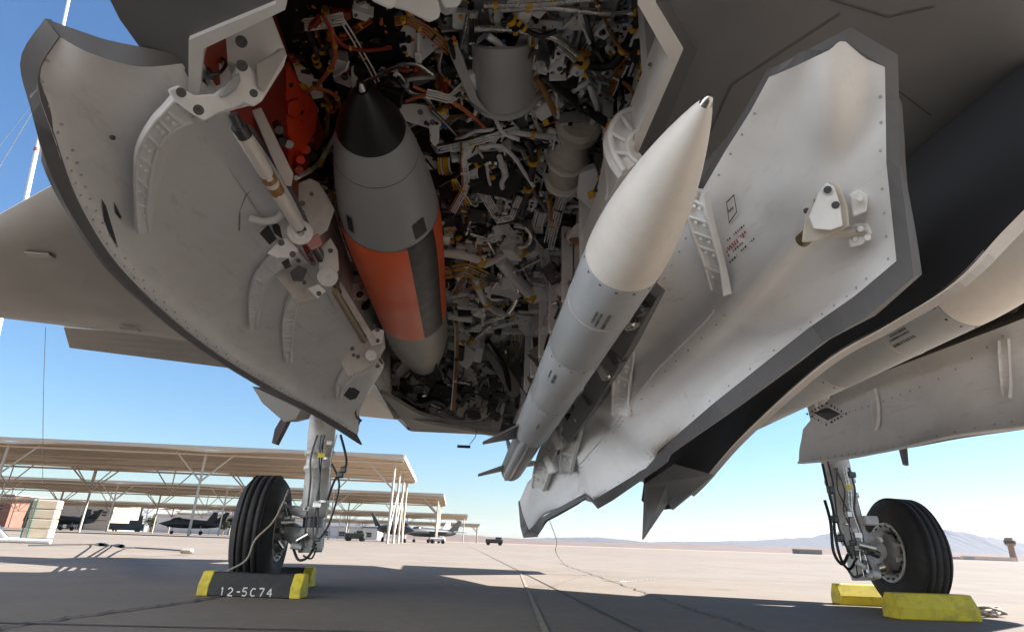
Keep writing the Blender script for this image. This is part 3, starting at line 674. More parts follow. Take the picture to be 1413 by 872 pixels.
tailp = bpart(S3+0.001, LBM, mat('tail_grey', (0.34, 0.32, 0.29), 0.5, var=0.1, scale=6, dirt=(0.2, 0.18, 0.16), dirt_amt=0.5, dirt_scale=8), 'tail_section', bomb)
mb = MB(); mb.lathe([(LBM-.005, .137), (LBM+.01, .12), (LBM+.01, .001)], tipb, axb, 40); mb.build('tail_cap', bgrey, tailp)
ub = unit(np.cross(axb, V(0, 0, 1))); wb = np.cross(ub, axb); wb = wb if wb[2] > 0 else -wb
def ring_arc(a, b, g0, g1, m, name, parent, grow=0.0035, n=16):
    q = seg(PBs, a, b); mb = MB()
    P = []
    for s_, r_ in q:
        for j in range(n+1):
            g_ = g0+(g1-g0)*j/n; P.append(tipb+axb*s_+(ub*math.cos(g_)+wb*math.sin(g_))*(r_+grow))
    k = n+1; mb.add(P, [(i*k+j, i*k+j+1, (i+1)*k+j+1, (i+1)*k+j) for i in range(len(q)-1) for j in range(n)], 0, True); return mb.build(name, m, parent)
# the black stripe and the square targets sit on the lower right flank (towards the camera)
def ang(px, py, s_):
    c = tipb+axb*s_; r_ = float(np.interp(s_, [p[0] for p in PBs], [p[1] for p in PBs])); d = ray(px, py)
    # ray / cylinder of that radius
    o = CAM-c; dp = d-axb*np.dot(d, axb); op = o-axb*np.dot(o, axb); A = dp@dp; B = 2*dp@op; C = op@op-r_*r_; D = B*B-4*A*C
    tt = (-B-math.sqrt(max(D, 0)))/(2*A); p = CAM+d*tt-c; return math.atan2(p@wb, p@ub), p@axb+s_
g0, sA = ang(563, 350, S2); g1, sB = ang(598, 332, S2)
print('stripe', g0, sA, g1, sB, [ang(540, 215, .33), ang(540, 345, 1.06), ang(560, 470, 2.1), ang(590, 525, 2.6)])
ring_arc(S2-0.002, S3+0.002, min(g0, g1), max(g0, g1), blackb, 'black_stripe', ora)
for (x0, y0, x1, y1) in ((568, 305, 590, 326), (478, 300, 489, 318)):
    a_, s_ = ang((x0+x1)/2, (y0+y1)/2, s_at((x0+x1)/2, (y0+y1)/2)); hw = (x1-x0)/2*2.2/800/0.2
    ring_arc(s_-0.05, s_+0.05, a_-hw, a_+hw, blackb, 'target_square', body, 0.0025, 4)
for s_ in (0.30,):
    mb = MB(); r_ = float(np.interp(s_, [p[0] for p in PBs], [p[1] for p in PBs])); mb.lathe([(s_-.003, r_), (s_, r_+.0015), (s_+.003, r_)], tipb, axb, 48); mb.build('seam_ring', mat('seam_grey', (0.17, 0.175, 0.18), 0.5), body)
for k_ in range(4):
    g_ = math.pi/4+k_*math.pi/2; d = ub*math.cos(g_)+wb*math.sin(g_); nn = np.cross(axb, d)
    P_ = [tipb+axb*2.85+d*0.16, tipb+axb*2.95+d*0.25, tipb+axb*3.2+d*0.25, tipb+axb*3.22+d*0.12]
    mb = MB(); mb.prism([p-nn*.006 for p in P_], nn*.012); mb.build('tail_fin', mat('fin_dark_grey', (0.07, 0.07, 0.075), 0.45), tailp)

# ================================================================ landing gear
def main_gear(side, wc, wdir, leg_top, leg_bot, lean):
    """wc wheel centre, wdir unit axle direction pointing inboard (towards the hub side we see)"""
    D, W = 0.86, 0.30; Rw = D/2
    leg = MB()
    ax = unit(leg_top-leg_bot); L = np.linalg.norm(leg_top-leg_bot)
    leg.lathe([(0.0, 0.001), (0.0, 0.088), (0.03, 0.095), (0.16, 0.095), (0.18, 0.088)], leg_bot, ax, 20)
    leg.lathe([(0.26, 0.001), (0.26, 0.10), (0.30, 0.108), (0.36, 0.108), (0.37, 0.10), (0.62, 0.098), (0.625, 0.115), (0.66, 0.115), (0.665, 0.10), (0.74, 0.10), (0.745, 0.12), (0.78, 0.12), (0.785, 0.105), (0.9, 0.11), (L, 0.115)], leg_bot, ax, 24)
    lg = leg.build('gear_leg', gearw, jet)
    mb = MB(); mb.cyl(leg_bot+ax*0.17, leg_bot+ax*0.27, 0.078, 20); mb.build('oleo_piston', dsteel, lg)
    # upper clevis blocks
    for s_ in (-1, 1):
        mb = MB(); mb.box(leg_bot+ax*(L-0.35)+V(0.085*s_, -0.03, 0), (0.06, 0.10, 0.26), None, 0, 0.012); mb.build('clevis_block', gearw, lg)
        mb = MB(); mb.cyl(leg_bot+ax*(L-0.30)+V(0.05*s_, -0.11, 0), leg_bot+ax*(L-0.30)+V(0.05*s_, -0.07, 0), 0.026, 10); mb.build('pin', dsteel, lg)
    # torque arm and axle fork
    mid = wc+wdir*(W/2+0.06)
    mb = MB(); mb.tube([leg_bot+ax*0.09, leg_bot*0.4+mid*0.6+V(0, 0, 0.02), mid, wc], [0.085, 0.08, 0.075, 0.07], 14); mb.build('axle', gearw, lg)
    mb = MB(); mb.tube([leg_bot+ax*0.30+wdir*-0.06, (leg_bot+ax*0.24)*0.4+wc*0.6+V(0, 0, 0.13), wc+wdir*0.14+V(0, 0.02, 0.16)], [0.045, 0.036, 0.03], 10); mb.build('torque_link', gearw, lg)
    # wheel
    wl = bpy.data.objects.new('wheel', None); scene.collection.objects.link(wl); wl.parent = jet; wl.location = tuple(wc-np.array(jet.location))
    prof = [(-W/2+.035, 0.215), (-W/2+.008, 0.25), (-W/2, 0.31), (-W/2+.012, 0.365), (-W/2+.04, 0.40), (-W/2+.075, 0.417)]
    gro = []
    for gx in (-0.075, -0.027, 0.027, 0.075): gro += [(gx-.009, Rw-0.001), (gx-.006, Rw-.014), (gx+.006, Rw-.014), (gx+.009, Rw-0.001)]
    prof2 = prof+gro+[(-a, r_) for a, r_ in prof[::-1]]
    mb = MB(); mb.lathe(prof2, wc, wdir, 64, 0, True); mb.build('tyre', rubber, wl)
    mb = MB(); mb.lathe([(W/2-.035, 0.216), (W/2-.018, 0.232), (W/2-.008, 0.225), (W/2-.012, 0.205), (W/2-.05, 0.195), (W/2-.06, 0.11), (W/2-.02, 0.095), (W/2-.015, 0.001)], wc, wdir, 40); rim = mb.build('rim', gearw, wl)
    mb = MB(); mb.lathe([(-W/2+.035, 0.216), (-W/2+.02, 0.225), (-W/2+.06, 0.19), (-W/2+.06, 0.001)], wc, wdir, 32); mb.build('rim', gearw, wl)
    a = unit(np.cross(wdir, V(0, 0, 1))); b = np.cross(wdir, a)
    for k_ in range(9):      # brake cylinders and lugs round the hub
        g_ = 2*math.pi*k_/9; d = a*math.cos(g_)+b*math.sin(g_)
        mb = MB(); mb.cyl(wc+d*0.145+wdir*(W/2-.06), wc+d*0.145+wdir*(W/2+.015), 0.028, 10); mb.build('brake_cylinder', [gearw, dsteel][k_ % 3 == 0], rim)
    for k_ in range(18):
        g_ = 2*math.pi*k_/18; d = a*math.cos(g_)+b*math.sin(g_); mb = MB(); bolt(mb, wc+d*0.205+wdir*(W/2-.016), wdir, 0.011, 0, 0.012); mb.build('rim_bolt', dsteel, rim)
    mb = MB(); mb.lathe([(W/2-.02, 0.17), (W/2+.02, 0.165), (W/2+.03, 0.12), (W/2+.03, 0.001)], wc, wdir, 24); mb.build('brake_housing', mat('brake_grey', (0.30, 0.29, 0.275), 0.5, metal=0.3, var=0.2, scale=20, dirt=(0.06, 0.05, 0.05), dirt_amt=0.6, dirt_scale=14), rim)
    return lg
legLb = pY(428, 762, 5.02); legLt = V(-1.27, 5.05, 2.05)
wcL = V(-1.585, 5.10, 0.43)
lgL = main_gear(-1, wcL, unit(V(0.985, 0.06, 0.03)), legLt, legLb, 0)
wcR = V(3.63, 4.86, 0.43)
legRb = pY(1193, 800, 4.84); legRt = V(3.12, 4.9, 2.0)
lgR = main_gear(1, wcR, unit(V(-0.995, 0.08, 0.04)), legRt, legRb, 0)
# brake hoses, drag brace, wiring
def hose(pts, r, m, parent, name='brake_hose', n=24, seg_=8):
    mb = MB(); mb.tube(curve(pts, n), r, seg_); return mb.build(name, m, parent)
hose([pY(470, 600, 4.95), pY(478, 640, 4.9), pY(462, 662, 4.88), pY(452, 690, 4.9)], 0.010, black, lgL)
hose([pY(458, 640, 4.9), pY(468, 670, 4.88), pY(455, 720, 4.86), pY(440, 745, 4.86)], 0.008, black, lgL)
hose([pY(405, 757, 4.9), pY(412, 772, 4.86), pY(425, 768, 4.86), pY(436, 750, 4.9)], 0.010, black, lgL)
hose([pY(437, 755, 4.9), pY(430, 770, 4.88), pY(418, 766, 4.86)], 0.007, dsteel, lgL)
hose([pY(1135, 640, 4.8), pY(1142, 672, 4.76), pY(1150, 705, 4.74), pY(1152, 735, 4.72), pY(1160, 770, 4.72), pY(1172, 785, 4.74), pY(1182, 770, 4.78)], 0.011, black, lgR)
hose([pY(1142, 636, 4.8), pY(1150, 670, 4.76), pY(1156, 720, 4.74), pY(1166, 750, 4.72), pY(1176, 770, 4.76)], 0.008, dsteel, lgR)
hose([pY(1138, 690, 4.76), pY(1146, 720, 4.72), pY(1150, 760, 4.72), pY(1162, 778, 4.72), pY(1170, 765, 4.74)], 0.012, black, lgR)
hose([pY(1170, 785, 4.74), pY(1178, 795, 4.70), pY(1190, 792, 4.68), pY(1200, 782, 4.7)], 0.010, dsteel, lgR)
for (x, y) in ((1146, 676), (1152, 716), (1160, 742)):
    mb = MB(); mb.box(pY(x, y, 4.73), (0.05, 0.05, 0.06), None, 0, 0.01); mb.build('hose_fitting', dsteel, lgR)
for (x, y) in ((474, 648), (470, 655)):
    mb = MB(); mb.box(pY(x, y, 4.88), (0.05, 0.05, 0.05), None, 0, 0.01); mb.build('hose_fitting', dsteel, lgL)
mb = MB(); mb.box(pY(1198, 718, 4.72), (0.13, 0.09, 0.07), frame(V(0, 0, 1), V(1, 0.1, 0)), 0, 0.01); mb.build('gear_lug', gearw, lgR)
# more plumbing and brackets on both legs
rg = random.Random(12)
for lg_, x0, y0, x1, y1, Y_ in ((lgL, 446, 600, 432, 755, 4.93), (lgR, 1166, 645, 1196, 795, 4.74)):
    for k_ in range(5):
        o_ = rg.uniform(-17, 17); P = []
        for q in range(6):
            u_ = q/5; P.append(pY(x0+(x1-x0)*u_+o_+rg.gauss(0, 2.5), y0+(y1-y0)*u_, Y_-.10*(1-abs(o_)/22)))
        hose(P, rg.choice([.005, .006, .008]), rg.choice([black, dsteel, steel, gearw]), lg_, 'brake_line', 24, 6)
    for k_ in range(7):
        u_ = rg.uniform(.05, .95); p = pY(x0+(x1-x0)*u_+rg.uniform(-16, 16), y0+(y1-y0)*u_, Y_-.09); mb = MB(); mb.box(p, (rg.uniform(.03, .07), .04, rg.uniform(.02, .05)), None, 0, .006); mb.build('line_clip', rg.choice([dsteel, gearw, steel, dsteel]), lg_)
    for k_ in range(2):
        u_ = (.18, .62)[k_]; p = pY(x0+(x1-x0)*u_, y0+(y1-y0)*u_, Y_-.105); mb = MB(); mb.box(p, (.06, .004, .035)); mb.build('placard', [chocky, steel][k_], lg_)
for k_ in range(6):
    a_ = rg.uniform(0, 6.28); c_ = pY(400+rg.uniform(-16, 22), 740+rg.uniform(-30, 20), 4.9)
    mb = MB(); mb.cyl(c_, c_+V(rg.gauss(0, .05), rg.gauss(0, .03), rg.gauss(0, .05))+V(.03, 0, .02), rg.uniform(.012, .03), 8); mb.build('brake_fitting', rg.choice([dsteel, gearw, steel]), lgL)
for k_ in range(8):
    c_ = pY(1200+rg.uniform(-20, 24), 765+rg.uniform(-30, 30), 4.62)
    mb = MB(); mb.cyl(c_, c_+V(rg.gauss(0, .05), rg.gauss(0, .03), rg.gauss(0, .05))+V(.03, 0, .02), rg.uniform(.012, .035), 8); mb.build('brake_fitting', rg.choice([dsteel, gearw, steel]), lgR)
# gear door and strake behind the left door
mb = MB(); mb.prism([pY(*p) for p in [(348, 533, 4.6), (380, 548, 4.6), (415, 565, 4.6), (408, 578, 4.6), (392, 582, 4.6), (362, 556, 4.6)]], V(0.03, 0.25, 0.05)); mb.build('gear_door', wing_m, jet)
mb = MB(); mb.prism([pY(*p) for p in [(392, 570, 4.7), (404, 566, 4.7), (392, 590, 4.7), (380, 613, 4.7), (375, 611, 4.7), (379, 592, 4.7)]], V(0.012, 0.05, 0)); mb.build('blade_antenna', mat('dark_red_grey', (0.05, 0.028, 0.03), 0.5), jet)
mb = MB(); mb.prism([pY(*p) for p in [(1236, 590, 5.2), (1250, 590, 5.2), (1254, 642, 5.2), (1249, 640, 5.2)]], V(0.012, 0.05, 0)); mb.build('blade_antenna', mat('dark_red_grey', (0.05, 0.028, 0.03), 0.5), jet)
# small tab on a wire under the bay's aft end
mb = MB(); mb.box(pY(640, 616, 4.9), (0.11, 0.02, 0.022), None, 0, 0.004); tabo = mb.build('streamer_pin', blackb, jet)
hose([pY(648, 613, 4.9), pY(656, 602, 4.95), pY(657, 592, 5.0)], 0.003, black, tabo, 'lanyard')

# ================================================================ chocks, rope
def chock(name_loc, size, rot, m_main, label, ends=None, text=None):
    loc = V(*name_loc); t = thing('wheel_chock', label, 'wheel chock', loc, 'wheel chocks')
    L, Wd, H = size
    prof = [(-Wd/2, 0.0), (Wd/2, 0.0), (Wd/2, H*0.45), (Wd*0.22, H), (-Wd*0.22, H), (-Wd/2, H*0.45)]
    Rz = np.array([[math.cos(rot), -math.sin(rot), 0], [math.sin(rot), math.cos(rot), 0], [0, 0, 1]])
    a = Rz@V(L, 0, 0)
    P_ = [loc+Rz@V(-L/2, y, z) for y, z in prof]
    mb = MB(); mb.prism(P_, a); o = smooth_bevel(mb.build('chock_body', m_main, t), 0.008)
    if ends:
        for s_ in (-1, 1):
            q = [loc+Rz@V(s_*(L/2-.035)-.036, y*1.03, z*1.03+(0.001 if z == 0 else 0)) for y, z in prof]; mb = MB(); mb.prism(q, Rz@V(0.075, 0, 0)); smooth_bevel(mb.build('end_cap', ends, t), 0.006)
    return t, o, Rz
chL, bo, Rz = chock((-1.42, 4.60, 0), (0.70, 0.17, 0.15), R(-3), chockb, 'black chock with yellow ends and white numbers in front of the left wheel', chocky)
chock((-1.60, 5.62, 0), (0.70, 0.17, 0.15), R(-3), chockb, 'black chock with yellow ends behind the left wheel, mostly hidden', chocky)
chR, bo2, _ = chock((3.35, 4.33, 0), (0.58, 0.20, 0.165), R(-2), chocky, 'plain yellow chock in front of the right wheel, partly sunlit')
chock((3.62, 5.36, 0), (0.60, 0.20, 0.165), R(-10), chocky, 'plain yellow chock behind the right wheel')
# the number painted on the left chock, as strokes
GL = {'1': [[(.3, .8), (.5, 1), (.5, 0)]], '2': [[(.1, .8), (.4, 1), (.8, .8), (.75, .55), (.1, 0), (.85, 0)]], '5': [[(.8, 1), (.2, 1), (.15, .55), (.6, .6), (.8, .35), (.6, .02), (.1, .08)]],
      'C': [[(.8, .9), (.4, 1), (.12, .6), (.15, .2), (.5, 0), (.8, .12)]], '7': [[(.1, 1), (.85, 1), (.4, 0)]], '4': [[(.65, 0), (.65, 1), (.1, .35), (.9, .35)]], ' ': [], '-': [[(.2, .5), (.7, .5)]]}
mb = MB(); adv = 0
yface = -0.17/2-0.0015
for ch in '12-5C74':
    for st in GL[ch]:
        for (a, b) in zip(st[:-1], st[1:]):
            p = V(*a); q = V(*b); d = unit(q-p); nrm = V(-d[1], d[0])*0.09
            quad = [p+nrm, q+nrm, q-nrm, p-nrm]
            P_ = [V(-1.42, 4.60, 0)+Rz@V(-0.20+adv+c[0]*0.044, yface, 0.008+c[1]*0.050) for c in quad]
            mb.add(P_, [(0, 1, 2, 3)])
    adv += 0.056 if ch != '-' else 0.042
mb.build('painted_number', chalk, chL, 'stuff')
# a rope tied to the left chock runs up over the tyre
def rope(name, label, pts, r, parent=None, n=60):
    P = curve(pts, n); mb = MB(); mb.tube(P, r, 6); o = mb.build(name, rope_m); tag(o, label, 'rope'); return o
rope('chock_rope', 'tan rope slung across the left tyre from its black chock', [pY(288, 798, 4.62), pY(312, 788, 4.65), pY(340, 772, 4.66), pY(352, 745, 4.655), pY(375, 722, 4.68), pY(388, 700, 4.72), pY(398, 676, 4.80)], 0.008)
# frayed coil beside the right chock
rnd = random.Random(5); c0 = pz(1362, 850, 0)
mb = MB(); pts = []
for k_ in range(46):
    g_ = k_*0.9; rr = 0.03+0.10*rnd.random(); pts.append(c0+V(math.cos(g_)*rr*1.3, math.sin(g_)*rr*.8, 0.015+0.05*rnd.random()))
mb.tube(curve([pz(1340, 843, 0.05)]+pts, 260), 0.0095, 6); tag(mb.build('chock_rope', rope_m), 'tangled frayed rope heap at the end of the right yellow chock', 'rope')
# thin ground wire from the door tip to the apron
P = curve([pY(757, 715, 3.7), pY(768, 745, 3.9), pY(772, 770, 4.4), pz(800, 795, 0.01), pz(850, 802, 0.008), pz(910, 798, 0.008)], 40)
mb = MB(); mb.tube(P, 0.0022, 5); tag(mb.build('ground_wire', steel), 'thin grounding wire hanging from the missile door tip to the apron', 'wire')
# ================================================================ fittings on the doors
def proj(p): q = np.asarray(p)-CAM; w = q@FWD; return PCX+FPX*(q@RGT)/w, PCY-FPX*(q@UPV)/w
def on(G, x, y, off=0.0):
    q = G.reshape(-1, 3)-CAM; w = q@FWD; px = PCX+FPX*(q@RGT)/w; py = PCY-FPX*(q@UPV)/w
    d2 = (px-x)**2+(py-y)**2; i = np.argsort(d2)[:4]; wt = 1/(d2[i]+1.0); dd = float((w[i]*wt).sum()/wt.sum())
    return CAM+ray(x, y)*(dd-off)
def arm(G, Ledge, Redge, off, th, parent, m=white2, label=None, ribs=5, tail=None):
    """ribbed goose-neck hinge arm: flange between two outlines lying off the door, raised rims, cross ribs, web down to the door"""
    n = 22; A = curve([on(G, x, y, off) for x, y in Ledge], n); B = curve([on(G, x, y, off) for x, y in Redge], n)
    mb = MB(); Gn = [[a, a*0.5+b*0.5+FWD*0.012, b] for a, b in zip(A, B)]
    mb.grid(Gn, th, (0, 0, 0), False, flip=orient_flip(Gn))
    rr = max(np.linalg.norm(A[n//2]-B[n//2])*0.09, 0.004)
    mb.tube(A, rr, 6); mb.tube(B, rr, 6)
    for k_ in range(1, ribs+1):
        i = int(n*k_/(ribs+1)); mb.tube([A[i], B[i]], rr*0.8, 6)
        for q in (0.3, 0.7):
            c = A[i]+(B[i]-A[i])*q; bolt(mb, c-FWD*0.004+(A[i+1]-A[i])*1.2, -FWD, rr*0.9, 0)
    o = mb.build('hinge_arm', m, parent)
    if tail:
        W_ = curve([on(G, x, y, off*0.2) for x, y in tail], n); mb = MB(); Gn = [[a, b] for a, b in zip(B, W_)]; mb.grid(Gn, 0.012, (0, 0, 0), True, flip=orient_flip(Gn)); mb.build('arm_web', door_in, parent)
    return o
arm(LDOOR, [(240, 140), (226, 156), (211, 172), (192, 206), (187, 241), (188, 286), (192, 322)], [(266, 168), (250, 174), (227, 190), (213, 220), (206, 258), (203, 289), (206, 322)], 0.07, 0.02, ldoor, ribs=6,
    tail=[(288, 170), (268, 186), (246, 206), (230, 232), (220, 258), (212, 290), (209, 320)])
arm(LDOOR, [(400, 340), (372, 360), (352, 385), (344, 420), (346, 455)], [(412, 350), (388, 370), (366, 390), (357, 420), (354, 455)], 0.06, 0.02, ldoor, ribs=5,
    tail=[(425, 362), (398, 374), (372, 390), (362, 420), (356, 452)])
arm(LDOOR, [(404, 408), (394, 430), (390, 455), (392, 480), (396, 500)], [(412, 415), (408, 432), (404, 455), (402, 480), (400, 502)], 0.05, 0.02, ldoor, ribs=4)
arm(LDOOR, [(505, 490), (478, 510), (466, 530), (466, 552)], [(520, 505), (492, 520), (474, 535), (469, 552)], 0.04, 0.02, ldoor, door_in, ribs=2)
arm(IDOOR, [(962, 262), (950, 290), (955, 320), (968, 355), (982, 400)], [(970, 268), (976, 300), (984, 330), (993, 365), (999, 408)], 0.05, 0.02, idoor, ribs=5,
    tail=None)
arm(IDOOR, [(862, 455), (846, 480), (846, 520), (845, 572)], [(868, 470), (874, 490), (868, 530), (865, 574)], 0.06, 0.02, idoor, ribs=5)
arm(IDOOR, [(790, 560), (778, 575), (776, 610), (774, 650)], [(800, 566), (802, 585), (796, 615), (788, 652)], 0.06, 0.02, idoor, mat('arm_grey_white', (0.62, 0.63, 0.61), 0.45), ribs=4)
arm(IDOOR, [(757, 600), (745, 625), (738, 650), (735, 672)], [(768, 620), (762, 640), (756, 660), (750, 676)], 0.05, 0.02, idoor, mat('arm_grey_white', (0.62, 0.63, 0.61), 0.45), ribs=3)
# launcher rail between missile and door
mb = MB(); rail = [on(IDOOR, *p, 0.10) for p in [(905, 400), (862, 470), (820, 545), (785, 600)]]
mb.tube(rail, [0.025, 0.045, 0.05, 0.04], 4, smooth=False); rl = mb.build('launcher_rail', mat('rail_dark_grey', (0.17, 0.17, 0.172), 0.4, metal=0.3, var=0.2, scale=20), idoor)
for (x, y) in ((868, 440), (850, 490), (836, 512), (815, 548), (880, 420), (798, 572)):
    mb = MB(); p = on(IDOOR, x, y, 0.14); mb.box(p, (0.04, 0.06, 0.05), frame(unit(V(-.6, -.5, -.3))), 0, 0.008); mb.build('rail_fitting', random.choice([white2, dsteel, steel, dsteel]), idoor)
for (x, y) in ((815, 530), (800, 550), (790, 575), (770, 605), (760, 640)):
    mb = MB(); p = on(IDOOR, x, y, 0.05); mb.box(p, (0.05, 0.10, 0.05), frame(unit(V(-.6, -.5, -.3))), 0, 0.008); mb.build('rail_fitting', random.choice([white2, dsteel, blackb]), idoor)
# latch bracket near the free edge of the inboard door: base plates, arm, plate with holes, pin
nI = unit(V(-0.55, -0.62, -0.45))
lat = MB()
def plq(pxs, off, th, m, name, parent, G=IDOOR):
    P_ = [on(G, *pxs[0], off)]; o0 = on(G, sum(p[0] for p in pxs)/len(pxs), sum(p[1] for p in pxs)/len(pxs), off)
    pts = [pP(x, y, o0, unit(CAM-o0)) for x, y in pxs]; mb = MB(); mb.prism(pts, unit(o0-CAM)*th); return smooth_bevel(mb.build(name, m, parent), 0.003)
tanw = mat('tan_latch_metal', (0.56, 0.53, 0.47), 0.4, metal=0.15, var=0.2, scale=20)
plq([(1110, 300), (1125, 268), (1145, 250), (1158, 256), (1170, 285), (1172, 312), (1150, 322), (1125, 334), (1106, 335)], 0.055, 0.008, tanw, 'latch_plate', idoor)
plq([(1116, 300), (1128, 268), (1140, 252), (1151, 257), (1160, 285), (1163, 312), (1146, 318), (1122, 316)], 0.068, 0.010, white2, 'latch_plate', idoor)
for (x, y, r_) in ((1142, 262, .0065), (1153, 283, .0065), (1132, 307, .0075), (1113, 291, .0055), (1127, 278, .005)):
    mb = MB(); bolt(mb, on(IDOOR, x, y, 0.070), -unit(ray(x, y)), r_, 0, 0.003); mb.build('latch_pin', skin_d, idoor)
mb = MB(); mb.tube([on(IDOOR, 1108, 330, 0.055), on(IDOOR, 1130, 320, 0.058), on(IDOOR, 1165, 322, 0.03), on(IDOOR, 1196, 318, 0.012)], [0.013, 0.012, 0.009, 0.010], 10); mb.build('latch_arm', tanw, idoor)
mb = MB(); mb.cyl(on(IDOOR, 1107, 332, 0.062), on(IDOOR, 1126, 316, 0.066), 0.014, 14); mb.build('latch_roller', mat('brass_roller', (0.20, 0.16, 0.08), 0.3, metal=0.8), idoor)
plq([(1172, 268), (1185, 262), (1198, 270), (1196, 292), (1176, 300)], 0.018, 0.02, white2, 'latch_base', idoor)
plq([(1168, 320), (1180, 308), (1200, 308), (1204, 322), (1190, 338), (1172, 342)], 0.018, 0.02, white2, 'latch_base', idoor)
for (x, y) in ((1187, 316), (1180, 330), (1186, 274), (1197, 328)):
    mb = MB(); bolt(mb, on(IDOOR, x, y, 0.026), -unit(ray(x, y)), 0.006, 0, 0.006); mb.build('latch_bolt', white2, idoor)
# diamond outline and stencil text blocks on the inboard door
def quad_on(G, pxs, m, name, parent, off=0.004):
    mb = MB(); mb.add([on(G, x, y, off) for x, y in pxs], [tuple(range(len(pxs)))]); return mb.build(name, m, parent)
D4 = [(1002, 279), (1013, 268), (1017, 293), (1006, 309)]; cx_ = sum(p[0] for p in D4)/4; cy_ = sum(p[1] for p in D4)/4
for i in range(4):
    a, b = D4[i], D4[(i+1) % 4]; sh = lambda p, s_: (cx_+(p[0]-cx_)*s_, cy_+(p[1]-cy_)*s_)
    quad_on(IDOOR, [a, b, sh(b, .86), sh(a, .86)], ink, 'stencil_frame', idoor)
for i in range(3): quad_on(IDOOR, [(1005+i*2.6, 290-i*2), (1006.6+i*2.6, 288.8-i*2), (1006.8+i*2.6, 293-i*2), (1005.2+i*2.6, 294.2-i*2)], ink, 'stencil_mark', idoor)
rndT = random.Random(3)
for r_, (x0, y0, ln, mk) in enumerate([(1003, 331, 24, ink), (1003, 342, 26, redink), (1002, 347, 24, redink), (1004, 352, 20, greenk), (1006, 361, 10, ink), (1022, 345, 18, ink)]):
    x = 0
    while x < ln:
        w_ = rndT.uniform(1.3, 2.6); X0 = x0+x; Y0 = y0-x*0.93
        quad_on(IDOOR, [(X0, Y0), (X0+w_*.8, Y0-w_*.75), (X0+w_*.8+1.2, Y0-w_*.75+2.6), (X0+1.2, Y0+2.6)], mk, 'stencil_letter', idoor); x += w_+0.9
# dark louvre marks on the near outboard door
for q in ([(140, 274), (146, 284), (160, 330), (162, 341), (150, 322), (144, 305)], [(157, 278), (162, 288), (168, 300), (166, 303), (159, 294)]): quad_on(LDOOR, q, skin_d, 'door_marking', ldoor)
mb = MB(); bolt(mb, on(LDOOR, 155, 190, 0.002), -FWD, 0.006, 0, .003); mb.build('door_fastener', skin_d, ldoor)
for q in ([(474, 545), (484, 532), (497, 540), (488, 556)],): quad_on(LDOOR, q, skin_d, 'door_marking', ldoor)
# shallow panel outline
mb = MB(); mb.tube([on(LDOOR, *p, 0.001) for p in [(330, 318), (331, 290), (340, 268), (356, 254)]], 0.003, 5); mb.build('panel_seam', mat('seam_brown', (0.30, 0.26, 0.23), 0.6), ldoor)
def fasteners(G, parent, rows_, step, r_, m_, off=0.001):
    mb = MB(); nu, nv = G.shape[:2]
    for (j, i0, i1) in rows_:
        L_ = poly([G[i, j] for i in range(i0, i1)], 1); acc = 0
        for a, b in zip(L_[:-1], L_[1:]):
            d = np.linalg.norm(b-a); acc += d
            if acc > step: acc = 0; bolt(mb, b-unit(b-CAM)*off, unit(CAM-b), r_, 0, .0015)
    mb.build('fastener_heads', m_, parent, 'stuff')
ffm = mat('fastener_grey', (0.42, 0.40, 0.38), 0.5)
fasteners(LDOOR, ldoor, [(15, 1, 44), (14, 6, 40), (1, 3, 40)], .045, .0042, ffm)
fasteners(IDOOR, idoor, [(19, 1, 47), (1, 2, 40), (10, 18, 46)], .035, .0030, ffm)
fasteners(ODOOR, odoor, [(11, 1, 33), (4, 4, 30)], .07, .006, ffm)
# far outboard door: diamond latch port with dotted frame, two arms, recess
quad_on(ODOOR, [(1122, 569), (1142, 562), (1160, 571), (1142, 580)], skin_d, 'latch_port', odoor, 0.008)
for i in range(20):
    g_ = 2*math.pi*i/20; d = abs(math.cos(g_))+abs(math.sin(g_)); mb = MB(); bolt(mb, on(ODOOR, 1141+27*math.cos(g_)/d, 571+15*math.sin(g_)/d, 0.004), -FWD, 0.008, 0, .003); mb.build('port_fastener', skin_d, odoor)
arm(ODOOR, [(1377, 470), (1378, 500), (1381, 530), (1384, 547)], [(1390, 468), (1392, 500), (1393, 530), (1391, 548)], 0.05, 0.02, odoor, door_in, ribs=3)
arm(ODOOR, [(1196, 540), (1202, 560), (1204, 580), (1202, 594)], [(1206, 536), (1210, 560), (1210, 582), (1206, 594)], 0.05, 0.02, odoor, door_in, ribs=2)
# fittings along the far bay edge
rndF = random.Random(21)
for k_ in range(46):
    t_ = rndF.random(); x = 1415-t_*130; y = 405+t_*62+rndF.uniform(-26, 16); Y_ = 2.2+t_*0.9
    s_ = rndF.uniform(0.03, 0.09); p = pY(x, y, Y_)
    mb = MB(); mb.box(p, (s_*rndF.uniform(.5, 1.6), s_, s_*rndF.uniform(.4, 1)), frame(unit(V(rndF.gauss(0, .3), -1, -.5)), V(1, rndF.gauss(0, .5), 0)), 0, 0.006); mb.build('bay_fitting', rndF.choice([grimy, door_in, dsteel, dsteel, tanw, grimy, blackb]), odoor)
for (pts, m_) in (([(1413, 268), (1398, 300), (1390, 330), (1375, 345)], white2), ([(1420, 300), (1402, 318), (1396, 345), (1410, 360)], white2)):
    mb = MB(); mb.tube(curve([pY(x, y, 1.5) for x, y in pts], 10), 0.02, 6); mb.build('hinge_arm', m_, rdoor)
for (x, y) in ((1398, 285), (1406, 296), (1392, 338), (1403, 345), (1408, 320)):
    mb = MB(); bolt(mb, pY(x, y, 1.47), -FWD, 0.013, 0, .01); mb.build('hinge_bolt', dsteel, rdoor)

